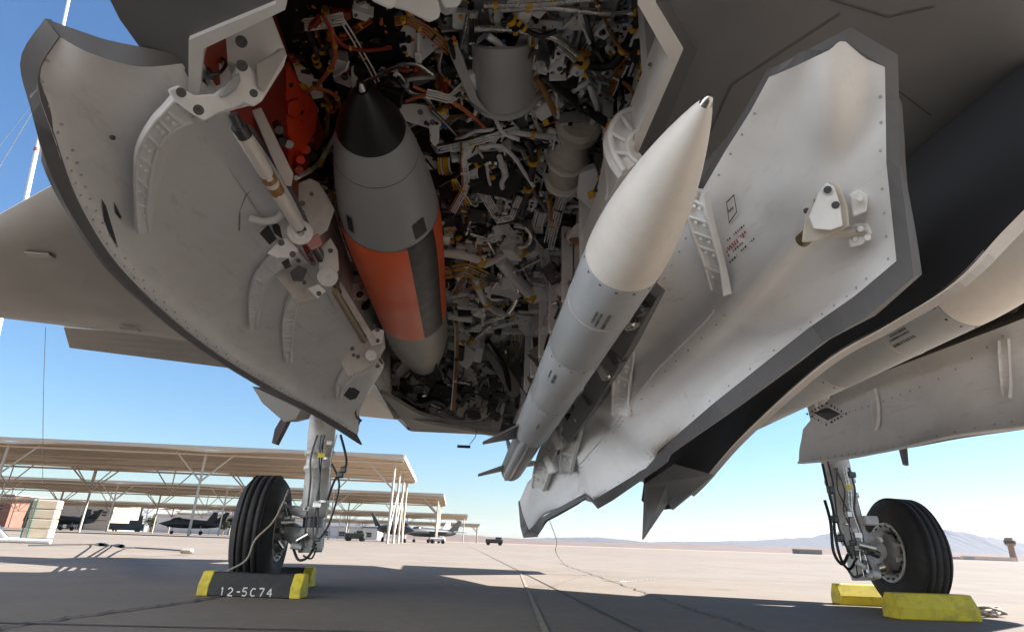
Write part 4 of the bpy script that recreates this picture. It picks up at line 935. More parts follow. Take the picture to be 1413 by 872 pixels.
# ================================================================ the near weapons bay
ZC = 1.87
PL = [(V(0, 0, ZC), V(0, 0, -1)), (V(-0.66, 0, 0), V(1, 0, 0)), (V(0.44, 0, 0), V(-1, 0, 0)), (V(0, 5.25, 1.40), unit(V(0, -0.62, -0.95))), (V(0, 0.64, 0), V(0, 1, 0))]
def hit(x, y):
    d = ray(x, y); best = (9, None)
    for o, n in PL:
        dn = np.dot(d, n)
        if dn < -1e-6:
            t = np.dot(o-CAM, n)/dn
            if 0 < t < best[0]: best = (t, n)
    return CAM+d*best[0], best[1]
def bp(x, y, h=0.0): p, n = hit(x, y); return p-unit(ray(x, y))*h
bay_mb = MB()
xl, xr, yf, ya, yb = -0.66, 0.44, 0.64, 4.53, 5.25
P_ = [V(xl, yf, 1.40), V(xr, yf, 1.40), V(xr, yb, 1.405), V(xl, yb, 1.405), V(xl, yf, ZC), V(xr, yf, ZC), V(xr, ya, ZC), V(xl, ya, ZC)]
bay_mb.add(P_, [(4, 7, 6, 5), (0, 4, 5, 1), (1, 5, 6, 2), (0, 3, 7, 4), (7, 3, 2, 6)])
bay = bay_mb.build('weapons_bay', baywhite, jet)
# aft liner plate (rounded lower edge) and its rim
AO, AN = PL[3]
def ap(x, y, h=0.0): p = pP(x, y, AO, AN); return p-unit(ray(x, y))*h
liner = [(527, 497), (530, 540), (548, 562), (580, 577), (640, 588), (690, 597), (712, 590), (728, 545), (716, 500)]
mb = MB(); mb.prism([ap(x, y, 0.03) for x, y in liner], V(0, 0.05, 0.03)); mb.build('aft_liner', grimy, bay)
mb = MB(); mb.tube(curve([ap(x, y, 0.05) for x, y in [(524, 500), (529, 540), (548, 563), (580, 579), (640, 590), (690, 599), (712, 592)]], 30), 0.018, 6); mb.build('liner_rim', grimy, bay)
rl_ = random.Random(8); lgrey = mat('liner_pale_grey', (0.36, 0.355, 0.345), 0.6, var=0.15, scale=14, dirt=(0.08, 0.07, 0.06), dirt_amt=0.6, dirt_scale=9); ldark = mat('liner_dark_gap', (0.03, 0.03, 0.03), 0.7)
def in_liner(x, y): return 532 < x < 722 and 492 < y < 585 and y < 560+(x-540)*0.2 and (x > 560 or y < 555)
k_ = 0
while k_ < 120:
    x, y = rl_.uniform(532, 722), rl_.uniform(492, 590)
    if not in_liner(x, y): continue
    w_, h_ = rl_.uniform(6, 26), rl_.uniform(4, 14); g_ = rl_.choice([.5, .55, 2.1, 2.05, 0, 1.5])+rl_.gauss(0, .12); c_, s_ = math.cos(g_), math.sin(g_); hh = rl_.uniform(.05, .12)
    q = [(x+(a*c_-b*s_), y+(a*s_+b*c_)) for a, b in ((-w_/2, -h_/2), (w_/2*.9, -h_/2), (w_/2, h_/2*.6), (w_/2*.7, h_/2), (-w_/2, h_/2))]
    if not all(in_liner(*p) for p in q): continue
    mb = MB(); mb.prism([ap(a, b, hh) for a, b in q], AN*-0.03); mb.build('liner_plate', rl_.choice([lgrey, lgrey, grimy, grimy, dsteel, ldark, ldark]), bay); k_ += 1
for k_ in range(26):
    while True:
        x, y = rl_.uniform(535, 720), rl_.uniform(495, 585); g_ = rl_.uniform(0, 6.28); ln = rl_.uniform(15, 45); q = [(x+math.cos(g_+.25*i)*ln*i/3, y+math.sin(g_+.25*i)*ln*i/3) for i in range(4)]
        if all(in_liner(*p) for p in q): break
    P = curve([ap(a, b, .11+rl_.gauss(0, .008)) for a, b in q], 10); mb = MB(); mb.tube(P, rl_.uniform(.004, .011), 6); mb.build('liner_cable', rl_.choice([black, black, dsteel, lgrey, steel]), bay)
# frames across the roof and longerons
for i, y in enumerate(np.arange(1.0, 4.3, 0.42)):
    mb = MB(); mb.box(V(0.16, y, ZC-0.03), (0.55, 0.03, 0.06), None, 0, 0.005); mb.build('roof_frame', baywhite, bay)
    mb = MB(); mb.box(V(xr-0.03, y+0.1, 1.63), (0.05, 0.035, 0.44), None, 0, 0.005); mb.build('wall_frame', white, bay)
for q, m_ in (((-0.655, 0.66, -0.10, 1.95), blackb), ((-0.655, 1.96, -0.12, 3.1), grimy)):
    mb = MB(); mb.box(V((q[0]+q[2])/2, (q[1]+q[3])/2, ZC-.012), (q[2]-q[0], q[3]-q[1], .02)); mb.build('roof_panel', m_, bay)
mb = MB(); mb.box(V(-0.652, 1.4, 1.63), (0.012, 1.5, 0.44)); mb.build('wall_panel', redprim, bay)

axis_b = (tipb, axb)
def clear(p, r_=0.25):
    q = p-tipb; s_ = q@axb; d = np.linalg.norm(q-axb*s_); return not (-0.1 < s_ < 3.3 and d < r_)
def px2m(p, px): return px*depth(p)/FPX
def inpoly(x, y, P):
    c = False; j = len(P)-1
    for i in range(len(P)):
        if (P[i][1] > y) != (P[j][1] > y) and x < (P[j][0]-P[i][0])*(y-P[i][1])/(P[j][1]-P[i][1])+P[i][0]: c = not c
        j = i
    return c
def btube(name, pts, rpx, m, h=0.06, n=20, seg_=8, parent=None, hs=None):
    P = curve([bp(x, y, h if hs is None else hs[i]) for i, (x, y) in enumerate(pts)], n); r_ = px2m(P[len(P)//2], rpx)
    mb = MB(); mb.tube(P, r_, seg_); return mb.build(name, m, parent or bay), P, r_
def bands(P, r_, ts, m=yellow, w=1.2, name='clamp'):
    for t in ts:
        i = min(int(t*(len(P)-1)), len(P)-2); a = P[i]; d = unit(P[i+1]-P[i]); mb = MB(); ww = max(r_*w, 0.006); mb.cyl(a-d*ww/2, a+d*ww/2, r_*1.35, 10); mb.build(name, m, bay)
def bplate(name, pxs, m, h=0.06, th=0.02, parent=None, bev=0.003, flat_=True):
    c = bp(sum(p[0] for p in pxs)/len(pxs), sum(p[1] for p in pxs)/len(pxs), h); _, n = hit(*pxs[0]); n = unit(n*0.6+unit(CAM-c)*0.8)
    pts = [pP(x, y, c, n) for x, y in pxs]; mb = MB(); mb.prism(pts, -n*th); o = mb.build(name, m, parent or bay)
    if bev: smooth_bevel(o, bev)
    return o, c, n
def bbolt(x, y, rpx, m, h, name='bolt'):
    p = bp(x, y, h); mb = MB(); r_ = px2m(p, rpx); mb.lathe([(-.004, r_), (r_*.5, r_), (r_*.5, r_*.6), (r_*.25, r_*.55), (r_*.25, .0001)], p, -unit(ray(x, y)), 12, 0, False); return mb.build(name, m, bay)

# --- hinge fittings along the outboard edge (at the mouth of the bay)
def mpt(x, y, Y): return pY(x, y, Y)
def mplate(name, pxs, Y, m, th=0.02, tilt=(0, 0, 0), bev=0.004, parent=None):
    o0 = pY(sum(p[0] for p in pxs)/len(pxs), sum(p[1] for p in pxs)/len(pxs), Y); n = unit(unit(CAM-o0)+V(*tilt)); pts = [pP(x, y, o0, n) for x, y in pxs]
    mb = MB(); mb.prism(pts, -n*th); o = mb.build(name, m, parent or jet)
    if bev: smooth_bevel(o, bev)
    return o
def mbolt(x, y, rpx, Y, m=dsteel, name='hinge_bolt', hh=0.5):
    p = pY(x, y, Y); r_ = px2m(p, rpx); mb = MB(); mb.lathe([(-.006, r_), (r_*hh, r_), (r_*hh, r_*.55), (r_*hh*.5, r_*.5), (r_*hh*.5, .0001)], p, -unit(ray(x, y)), 14, 0, False); return mb.build(name, m, hf)
hf = mplate('hinge_fitting', [(284, 62), (372, 12), (396, 74), (386, 88), (352, 145), (330, 150), (300, 160), (262, 160)], 1.20, white, 0.04, (0.3, 0, 0))
mplate('hinge_plate', [(330, 82), (345, 92), (352, 100), (366, 86), (388, 66), (397, 76), (392, 92), (362, 140), (350, 148), (336, 142), (322, 150), (300, 158), (282, 168), (268, 160), (240, 140), (232, 124), (246, 118), (268, 132), (296, 130), (318, 112)], 1.15, white2, 0.025, (0.2, 0, 0), parent=hf)
mplate('hinge_cover', [(310, 118), (322, 106), (330, 100), (332, 112), (326, 124), (312, 134), (302, 136)], 1.13, bgrey, 0.02, parent=hf)
mplate('recess_panel', [(352, 88), (392, 66), (394, 76), (364, 128), (356, 122)], 1.135, mat('recess_grey', (0.5, 0.49, 0.47), 0.5), 0.01, parent=hf)
mb = MB(); c = pY(303, 96, 1.16); 
for (d_, r_) in ((0, .045), (.02, .052), (.04, .045)): mb.lathe([(d_, .001), (d_, r_), (d_+.018, r_), (d_+.018, .001)], c+V(0, 0, -.04), V(0.3, 0.6, 0.5), 20, 0, False)
mb.build('rotary_actuator', white2, hf)
for (x, y, r_) in ((333, 58, 8), (334, 91, 7.5), (350, 129, 5.5), (250, 128, 6.5), (274, 152, 7)): mbolt(x, y, r_, 1.10)
mb = MB(); mb.tube(curve([pY(*p) for p in [(284, 88, 1.12), (292, 104, 1.10), (304, 100, 1.1), (312, 88, 1.12), (304, 80, 1.14), (290, 82, 1.14)]], 24), 0.004, 6); mb.build('wire_loop', black, hf)
mb = MB(); mb.cyl(pY(281, 78, 1.14), pY(292, 106, 1.12), 0.010, 8); mb.build('hinge_pin', dsteel, hf)
mb = MB(); mb.tube([pY(322, 158, 1.15), pY(330, 176, 1.18)], 0.012, 8); mb.build('tube_end', dsteel, hf)
mb = MB(); mb.tube([pY(329, 174, 1.18), pY(338, 188, 1.21)], 0.019, 10); mb.build('tube_collar', dsteel, hf)
mb = MB(); TT = [pY(333, 182, 1.20), pY(372, 248, 1.44), pY(412, 312, 1.72)]; mb.tube(TT, [0.019, 0.020, 0.020], 14); mb.build('torque_tube', cream, hf)
for (x, y, Y_) in ((369, 243, 1.422), (379, 259, 1.485)):
    mb = MB(); mb.cyl(pY(x-3, y-5, Y_-.02), pY(x+3, y+5, Y_+.02), 0.0218, 14); mb.build('amber_band', brown, hf)
mplate('hinge_beam', [(346, 152), (360, 148), (405, 240), (402, 258), (392, 256)], 1.42, mat('beam_mauve_grey', (0.50, 0.47, 0.46), 0.45), 0.03, parent=hf)
# second and third hinge clusters
def cluster(Y, plates, bolts, discs, scale=1.0):
    for pl, dm in plates: mplate('hinge_plate', pl, Y+dm[1], dm[0], 0.02, parent=hf, bev=0.003)
    for (x, y, r_) in discs:
        p = pY(x, y, Y-.06); mb = MB(); rr = px2m(p, r_); ax = -unit(ray(x, y)); mb.lathe([(-.03, .001), (-.03, rr), (0, rr), (.004, rr*.85), (.004, rr*.62), (.012, rr*.60), (.012, rr*.3), (.001, rr*.28), (.001, .0001)], p, ax, 22, 0, False); mb.build('rotary_actuator', white2, hf)
    for b_ in bolts: mbolt(b_[0], b_[1], b_[2], Y-.07)
wgrey = mat('hinge_grey_white', (0.60, 0.585, 0.56), 0.45, var=0.1, scale=20, dirt=(0.2, 0.17, 0.14), dirt_amt=0.5, dirt_scale=18)
cluster(1.82, [([(352, 268), (360, 262), (378, 268), (392, 290), (385, 312), (366, 310), (348, 300)], (white2, 0.02)),
               ([(412, 252), (428, 246), (440, 252), (452, 270), (462, 290), (452, 318), (436, 330), (410, 326), (400, 300)], (wgrey, 0.03)),
               ([(368, 350), (384, 334), (396, 328), (412, 345), (404, 356), (382, 356)], (white2, 0.0)), ([(420, 332), (440, 322), (446, 338), (430, 346)], (mat('faded_red_tape', (0.5, 0.22, 0.2), 0.5), -0.02))],
        [(417, 281, 4), (388, 335, 4.5), (404, 351, 4.5), (368, 278, 3), (376, 281, 3), (418, 293, 2.5), (430, 268, 3)], [(414, 321, 17)])
cluster(2.12, [([(372, 372), (388, 352), (420, 372), (438, 392), (442, 412), (410, 420), (396, 400)], (wgrey, 0.05)), ([(440, 345), (456, 328), (466, 345), (468, 372), (456, 390), (440, 375)], (white2, 0.0)),
               ([(400, 376), (412, 366), (424, 372), (418, 388), (404, 388)], (dsteel, -0.02)), ([(424, 398), (440, 392), (450, 402), (438, 412)], (white2, -0.03))],
        [(456, 346, 3.5), (440, 405, 3.5), (428, 352, 3), (412, 360, 3), (416, 378, 3), (420, 390, 3), (432, 364, 3)], [(452, 382, 14)])
cluster(2.75, [([(470, 500), (485, 478), (500, 470), (518, 455), (530, 462), (532, 480), (520, 500), (500, 512), (480, 520)], (wgrey, 0.0)), ([(505, 462), (520, 452), (530, 456), (528, 474), (512, 478)], (white2, -0.05))],
        [(486, 481, 3), (494, 492, 3), (521, 455, 3), (521, 470, 3), (521, 505, 3), (488, 490, 2.5)], [(512, 490, 8)])
for q in ([(344, 282), (356, 268), (368, 292), (362, 298)], [(358, 322), (370, 310), (382, 330), (372, 338)], [(388, 362), (398, 356), (402, 368), (394, 372)], [(372, 300), (386, 312), (390, 330), (378, 322)]): mplate('painted_shadow_gap', q, 1.84, blackb, 0.006, parent=hf, bev=0)  # thin black plates painted in as shade between the hinge fittings
mb = MB(); mb.tube(curve([pY(x, y, 1.76) for x, y in ((346, 302), (364, 306), (382, 302), (389, 290), (384, 276))], 14), 0.013, 8); mb.build('hinge_hook', white2, hf)
mb = MB(); mb.tube([pY(410, 305, 1.72), pY(417, 320, 1.74)], 0.016, 10); mb.build('tube_collar', dsteel, hf)
mb = MB(); mb.tube([pY(462, 402, 2.1), pY(482, 436, 2.35), pY(502, 470, 2.65)], 0.014, 10); mb.build('torque_tube', mat('tube_olive', (0.26, 0.21, 0.13), 0.4), hf)
mplate('hinge_beam', [(462, 392), (470, 388), (520, 470), (512, 474)], 2.45, wgrey, 0.02, parent=hf)
mb = MB(); mb.tube(curve([pY(*p) for p in ((425, 330, 1.95), (450, 372, 2.2), (490, 440, 2.7), (528, 500, 3.3))], 16), 0.012, 8); mb.build('hinge_rod', dsteel, hf)

# --- landmarks inside the bay
def mb_build_box(name, c, size, n, t, m, bev=0.006):
    mb = MB(); mb.box(c, size, frame(n, t), 0, bev); return mb.build(name, m, bay)
# orange-red electronic box with stepped top and connectors
ob, oc, on_ = bplate('orange_box', [(398, 84), (440, 150), (436, 180), (404, 238), (392, 226), (364, 160)], redor, 0.10, 0.10)
bplate('orange_box_step', [(388, 130), (408, 118), (428, 142), (428, 160), (408, 180), (392, 170)], redor, 0.13, 0.04)
bplate('orange_box_step', [(398, 142), (412, 136), (420, 150), (408, 164), (398, 158)], redor, 0.15, 0.03)
for (x, y, m_) in ((382, 172, dsteel), (396, 192, steel), (420, 200, redor), (430, 210, blackb), (412, 214, redor), (386, 188, blackb), (425, 186, redprim), (410, 228, redprim)):
    p = bp(x, y, 0.14); mb = MB(); mb.cyl(p, p-unit(ray(x, y))*0.03+V(.01, 0, -.02), px2m(p, 6), 10); mb.build('connector', m_, bay)
bplate('red_bracket', [(386, 190), (440, 160), (450, 190), (418, 240), (400, 250)], redprim, 0.06, 0.04)
bplate('foil_wrap', [(402, 84), (420, 96), (444, 118), (446, 136), (432, 138), (424, 120), (412, 112)], mat('crinkled_white_wrap', (0.72, 0.73, 0.75), 0.5, bump=0.6, bump_scale=60), 0.15, 0.02)
# bright white plates at the mouth of the bay (front door fittings)
for q, Y_ in (([(500, -20), (600, -20), (608, 14), (606, 26), (592, 32), (560, 16), (545, 12)], 0.95), ([(600, -20), (640, -20), (636, 6), (628, 12), (612, 12)], 0.93), ([(508, -20), (548, -20), (545, 10), (538, 14), (512, 2)], 0.90)):
    mplate('front_door_fitting', q, Y_, white2, 0.02, (0, -.2, -.4), 0.006, bay)
# big grey duct: half trough
mb = MB(); Gd = []
for i in range(14):
    u_ = i/13; a0 = (612+30*u_*1.0, 45+90*u_); c_ = []
    cxp, cyp, rx = 690+5*u_, 55+62*u_, 50
    row = []
    for j in range(15):
        g_ = math.pi*(1.02-1.04*j/14); x = cxp+rx*math.cos(g_)*(0.9+.1*u_); y = cyp+(14+32*u_)*math.sin(g_)
        row.append(bp(x, y, 0.05+0.22*math.sin(math.pi*j/14)))
    Gd.append(row)
mb.grid(Gd, 0.01, (0, 0, 0), True, flip=orient_flip(Gd)); mb.build('air_duct', mat('duct_grey', (0.42, 0.43, 0.44), 0.4, var=0.06, scale=6), bay)
mb = MB(); mb.tube([p-FWD*0.005 for p in Gd[-1]], 0.012, 8); mb.build('duct_lip', mat('duct_grey', (0.42, 0.43, 0.44), 0.4), bay)
bplate('duct_side', [(612, 50), (632, 62), (660, 140), (676, 158), (664, 152), (648, 140), (622, 80)], mat('duct_grey', (0.42, 0.43, 0.44), 0.4), 0.20, 0.02)
# Y bracket
bplate('rack_bracket', [(543, 146), (552, 140), (600, 148), (640, 150), (642, 160), (620, 170), (606, 176), (606, 196), (600, 204), (594, 196), (592, 178), (560, 168), (548, 160)], white2, 0.12, 0.03)
for x, y in ((548, 153), (580, 155), (597, 169), (602, 194)): bbolt(x, y, 4, dsteel, 0.155)
bplate('black_box', [(646, 222), (716, 218), (722, 262), (700, 274), (650, 266)], blackb, 0.16, 0.12)
bplate('black_box_step', [(640, 214), (706, 210), (712, 222), (646, 226)], blackb, 0.18, 0.05)
bplate('junction_plate', [(660, 190), (705, 192), (706, 216), (662, 214)], white, 0.12, 0.03)
for x, y in ((676, 225), (684, 226), (672, 227)): bbolt(x, y, 2.2, steel, 0.20)
# fabric-wrapped bellows
Pb = [bp(x, y, 0.16) for x, y in ((800, 168), (795, 190), (786, 210), (781, 228), (778, 250))]; Pc = curve(Pb, 18); mb = MB()
mb.tube(Pc, [px2m(Pc[i], 26+6*math.sin(i*0.9)+4*math.sin(i*2.3)-0.5*i) for i in range(19)], 18); mb.build('fabric_sleeve', fabric, bay)
bands(Pc, px2m(Pc[14], 22), (0.62, 0.97), cream, 0.35, 'sleeve_band')
# right front gooseneck bracket at the lip
mb = MB(); Aa = curve([pY(x, y, 1.22) for x, y in ((886, 148), (856, 158), (842, 182), (846, 210), (862, 236))], 20); Bb = curve([pY(x, y, 1.20) for x, y in ((888, 178), (874, 184), (866, 196), (868, 212), (880, 224))], 20)
Gn = [[a, a*.5+b*.5+FWD*.02, b] for a, b in zip(Aa, Bb)]; mb.grid(Gn, 0.03, (0, 0, 0), True, flip=orient_flip(Gn)); mb.tube(Aa, 0.009, 8); mb.tube(Bb, 0.007, 8)
for i in (5, 10, 15): mb.tube([Aa[i], Bb[i]], 0.006, 6)
mb.build('hinge_arm', white2, bay)
# tubes at the top
for pts, r_, m_, bd in [([(668, 8), (740, 6), (820, -2), (900, -8)], 4.5, steel, (.1, .3)), ([(690, 14), (760, 11), (830, 18), (880, 18), (905, 10)], 4.5, steel, (.15, .75)), ([(700, 2), (780, -4), (840, -10)], 4, steel, (.4,)),
                        ([(655, 40), (700, 42), (760, 50), (800, 78), (840, 118)], 5, steel, (.3, .75)), ([(770, 62), (800, 90), (822, 120), (846, 140)], 4, steel, (.3,)),
                        ([(905, -10), (880, 30), (866, 60), (846, 88), (820, 92), (795, 82)], 6.5, black, (.25, .45, .92)), ([(895, 60), (885, 75), (890, 95), (884, 112)], 4.5, black, (.3, .6, .85)),
                        ([(750, 102), (780, 130), (815, 155), (850, 178)], 7, black, (.95,)), ([(690, 180), (740, 188), (770, 195), (800, 190)], 5, black, ()), ([(655, 188), (700, 184), (740, 190)], 4, steel, (.6,)),
                        ([(740, 108), (752, 128), (766, 158)], 4.5, brown, ()), ([(766, 158), (774, 168)], 2.5, steel, ()), ([(758, 272), (762, 300), (778, 322), (804, 336)], 5, brown, ()),
                        ([(700, 20), (712, 45), (700, 70)], 6, black, (.2,)), ([(605, 255), (640, 236), (668, 222)], 4, black, (.8,)), ([(720, 295), (730, 255), (736, 215), (726, 190)], 6, black, (.3, .6)),
                        ([(560, 140), (600, 130), (640, 150), (670, 178)], 2.2, copper, (.4,)), ([(570, 120), (620, 140), (660, 168)], 2, copper, (.6,)),
                        ([(610, 348), (640, 352), (668, 360)], 7, white, (.9,)), ([(690, 358), (712, 384), (738, 412)], 9, white, (.85,)), ([(668, 365), (694, 352), (706, 342)], 6, white, ()), ([(706, 342), (730, 352), (742, 346)], 5, white, (.3,)),
                        ([(690, 360), (712, 400), (720, 410)], 4, white, ()), ([(760, 370), (780, 385), (800, 400)], 3, steel, ()), ([(656, 385), (668, 415), (690, 432), (712, 430)], 5, baywhite, (.1, .4)),
                        ([(420, 130), (445, 110), (462, 80), (458, 40)], 3, copper, (.2, .5, .8)), ([(430, 120), (462, 132), (470, 160), (455, 200)], 2.6, copper, (.4,)), ([(445, 20), (470, 60), (500, 70), (540, 66)], 2.6, redprim, (.5,)),
                        ([(440, 230), (455, 200), (470, 180)], 4, yellow, ()), ([(408, 246), (440, 225), (470, 175)], 3, baywhite, (.3, .7)), ([(455, 260), (462, 230), (475, 215)], 4, black, ())]:
    ob_, P, rr = btube('pipe', pts, r_, m_, 0.17); bands(P, rr, bd)
bplate('wall_beam', [(688, 26), (870, 34), (866, 46), (720, 40), (690, 36)], white2, 0.10, 0.03)
bplate('wall_web', [(720, 44), (864, 50), (860, 62), (740, 56)], baywhite, 0.06, 0.02)
bplate('white_box', [(800, 240), (822, 232), (838, 280), (818, 292), (796, 272)], white, 0.20, 0.06); bplate('yellow_label', [(810, 266), (818, 262), (821, 272), (813, 276)], yellow, 0.205, 0.003, bev=0)
bplate('diagonal_beam', [(632, 424), (650, 420), (722, 540), (706, 552)], grimy, 0.14, 0.03)
bplate('diagonal_beam', [(700, 500), (716, 496), (730, 535), (722, 545)], dsteel, 0.16, 0.03)
bplate('triangle_bracket', [(706, 446), (722, 420), (756, 432), (762, 446), (734, 452)], white, 0.12, 0.03)
bplate('white_box', [(680, 312), (712, 308), (716, 322), (682, 326)], white2, 0.12, 0.05)
bplate('white_box', [(730, 300), (756, 292), (768, 320), (748, 336), (732, 322)], baywhite, 0.08, 0.04)
bplate('white_box', [(560, 212), (604, 218), (606, 240), (572, 238)], white, 0.08, 0.05)
mb = MB(); mb.cyl(bp(790, 326, .14), bp(800, 318, .14), 0.03, 16); mb.build('gauge', white2, bay); bbolt(795, 322, 8, blackb, 0.16)
# loop of cable on the aft liner
mb = MB(); c_ = bp(578, 543, 0.10); Lp = [bp(578+13*math.cos(g_), 542+11*math.sin(g_), 0.08) for g_ in np.linspace(0, 6.2, 22)]; mb.tube(Lp, 0.006, 6); mb.build('cable_loop', black, bay)

# --- dense fill: brackets, boxes, tubes, cables, connectors laid over roof and walls
rb = random.Random(42)
REG = [(396, 12), (520, -4), (900, -4), (926, 70), (872, 172), (800, 330), (742, 520), (706, 588), (560, 570), (532, 520), (470, 330), (442, 250), (402, 130)]
def zone(x, y):
    if y > 455+0.0*x: return 'aft'
    if x < 640 and y < 190: return 'red'
    return 'mid'
def sample():
    while True:
        x = rb.uniform(395, 930); y = rb.uniform(-5, 590)
        if inpoly(x, y, REG): return x, y
PAL = {'mid': [white2, white2, white, white, white2, baywhite, grimy, dsteel, blackb, blackb, white2, white, mgrey],
       'red': [redprim, white, blackb, baywhite, dsteel, grimy, blackb, white2, redprim],
       'aft': [grimy, grimy, grimy, dsteel, baywhite, blackb]}
CAB = {'mid': [black, black, white2, white2, steel, baywhite, dsteel, yellow, white, brown, white2], 'red': [copper, redprim, black, black, baywhite, brown, baywhite, white2, dsteel, copper], 'aft': [black, dsteel, grimy, grimy, steel]}
cnt = 0; tries = 0
while cnt < 295 and tries < 3000:      # boxes and brackets
    tries += 1; x, y = sample(); z_ = zone(x, y); h = rb.uniform(0.0, 0.16 if z_ != 'aft' else 0.06); p = bp(x, y, h)
    if not clear(p, 0.24): continue
    _, n = hit(x, y); s_ = px2m(p, rb.choice([12, 16, 20, 26, 34, 44])); t_ = V(rb.gauss(0, 1), rb.gauss(0, 1), rb.gauss(0, .4))
    if rb.random() < 0.6: t_ = rb.choice([V(0, 1, 0), V(1, 0, 0), V(0, 1, 1)])
    nn = unit(n+V(rb.gauss(0, .25), rb.gauss(0, .25), rb.gauss(0, .2))); m_ = rb.choice(PAL[z_])
    if rb.random() < 0.45:
        mb_build_box('equipment_box', p, (s_, s_*rb.uniform(.35, .9), s_*rb.uniform(.2, .6)), nn, t_, m_, 0.004)
    else:       # bent plate bracket with lugs and holes
        fr_ = frame(nn, t_); a, b = s_*rb.uniform(.7, 1.2), s_*rb.uniform(.3, .6); k_ = rb.randint(5, 8)
        shp = [(math.cos(2*math.pi*i/k_+.3)*a*rb.uniform(.45, .75), math.sin(2*math.pi*i/k_+.3)*b*rb.uniform(.55, 1.0)) for i in range(k_)]
        mb = MB(); mb.prism([p+fr_@V(u_, v_, 0) for u_, v_ in shp], nn*0.012)
        mb.box(p+fr_@V(0, b*.5, 0.015), (a, 0.006, 0.035), fr_, 0, 0)
        mb.build('bracket', m_, bay)
        for q in range(rb.randint(1, 3)):
            pp = p+fr_@V(rb.uniform(-.4, .4)*a, rb.uniform(-.3, .3)*b, 0.013); mb = MB(); bolt(mb, pp, nn, s_*rb.uniform(.07, .12), 0); mb.build('bolt', rb.choice([dsteel, blackb, steel]), bay)
    cnt += 1
# extra packed boxes between bomb and missile
k_ = 0
while k_ < 110:
    x, y = rb.uniform(595, 800), rb.uniform(200, 490)
    if not inpoly(x, y, REG): continue
    p = bp(x, y, rb.uniform(0.02, 0.14))
    if not clear(p, .235): continue
    _, n = hit(x, y); s_ = px2m(p, rb.uniform(12, 34)); nn = unit(n+V(rb.gauss(0, .18), rb.gauss(0, .18), rb.gauss(0, .18)))
    mb_build_box('equipment_unit', p, (s_, s_*rb.uniform(.3, .8), s_*rb.uniform(.25, .7)), nn, rb.choice([V(0, 1, 0), V(1, 0, 0), V(.5, 1, 0)]), rb.choice([white2, white, blackb, blackb, dsteel, baywhite, mgrey, white2, blackb]), 0.004); k_ += 1
pipes = 0
while pipes < 110:
    x, y = sample(); z_ = zone(x, y)
    if z_ == 'aft' and rb.random() < .6: continue
    g_ = rb.choice([0.95, 1.1, 1.25, 0.2, -0.5, 2.3, 1.5])+rb.gauss(0, .15); ln = rb.uniform(35, 130); pts = []; h0 = rb.uniform(.04, .2)
    for i in range(5): pts.append((x+math.cos(g_)*ln*(i/4-.5), y+math.sin(g_)*ln*(i/4-.5))); g_ += rb.choice([0, 0, .35, -.35])
    if not all(inpoly(a, b, REG) for a, b in pts): continue
    P = curve([bp(a, b, h0+rb.gauss(0, .012)) for a, b in pts], 16)
    if not all(clear(q, .225) for q in P): continue
    r_ = px2m(P[8], rb.uniform(2.0, 4.6)); mb = MB(); mb.tube(P, r_, 8); mb.build('pipe', rb.choice([steel, steel, white2, white, black, black, dsteel, brown, baywhite] if z_ == 'mid' else [black, dsteel, baywhite, steel, redprim, brown] if z_ == 'red' else CAB[z_]), bay)
    if rb.random() < .6: bands(P, r_, [rb.uniform(.1, .9) for _ in range(rb.randint(1, 3))], rb.choice([yellow, yellow, yellow, steel, blue, white2]))
    pipes += 1
cab = 0
VPX, VPY = 638, 748
while cab < 285:      # tied bundles of three to five parallel cables
    x, y = sample(); z_ = zone(x, y); k_ = rb.randint(3, 5); ln = rb.uniform(50, 130)
    g_ = math.atan2(VPY-y, VPX-x) if rb.random() < .55 else rb.choice([0.05, -0.15, 2.2, 0.9])+rb.gauss(0, .2)
    path = [(x, y)]; bend = rb.choice([0, 0, 0, .5, -.5, .9, -.9]); bi = rb.randint(1, 3)
    for i in range(5):
        if i == bi: g_ += bend
        path.append((path[-1][0]+math.cos(g_)*ln/5, path[-1][1]+math.sin(g_)*ln/5)); g_ += rb.gauss(0, .05)
    if not all(inpoly(a, b, REG) for a, b in path): continue
    h0 = rb.uniform(.05, .20 if z_ != 'aft' else .09); rp = rb.uniform(.9, 1.7); cs = [rb.choice(CAB[z_]) for _ in range(2)]; ok = True; built = []
    for q in range(k_):
        off = (q-(k_-1)/2)*rp*2.3; P = []
        for i, (a, b) in enumerate(path):
            t0, t1 = path[max(i-1, 0)], path[min(i+1, 5)]; L_ = math.hypot(t1[0]-t0[0], t1[1]-t0[1]); nx, ny = -(t1[1]-t0[1])/L_, (t1[0]-t0[0])/L_
            P.append(bp(a+nx*off, b+ny*off, h0+rb.gauss(0, .004)))
        P = curve(P, 12)
        if not all(clear(p, .215) for p in P): ok = False; break
        built.append(P)
    if not ok: continue
    for P in built:
        mb = MB(); mb.tube(P, px2m(P[6], rp), 6); mb.build('cable', rb.choice(cs), bay); cab += 1
    mid = built[len(built)//2]
    for t in (.2, .5, .8):
        if rb.random() < .75:
            i = int(t*11); d = unit(mid[i+1]-mid[i]); r_ = px2m(mid[i], rp*k_*.75); wid = unit(built[-1][i]-built[0][i]); nn_ = np.cross(d, wid); mb = MB(); mb.box(mid[i], (r_*2.4, px2m(mid[i], 3.2), px2m(mid[i], rp*2.8)), np.column_stack([wid, d, nn_]), 0, .002); mb.build('cable_tie', rb.choice([yellow, yellow, white2, black, yellow]), bay)
con = 0
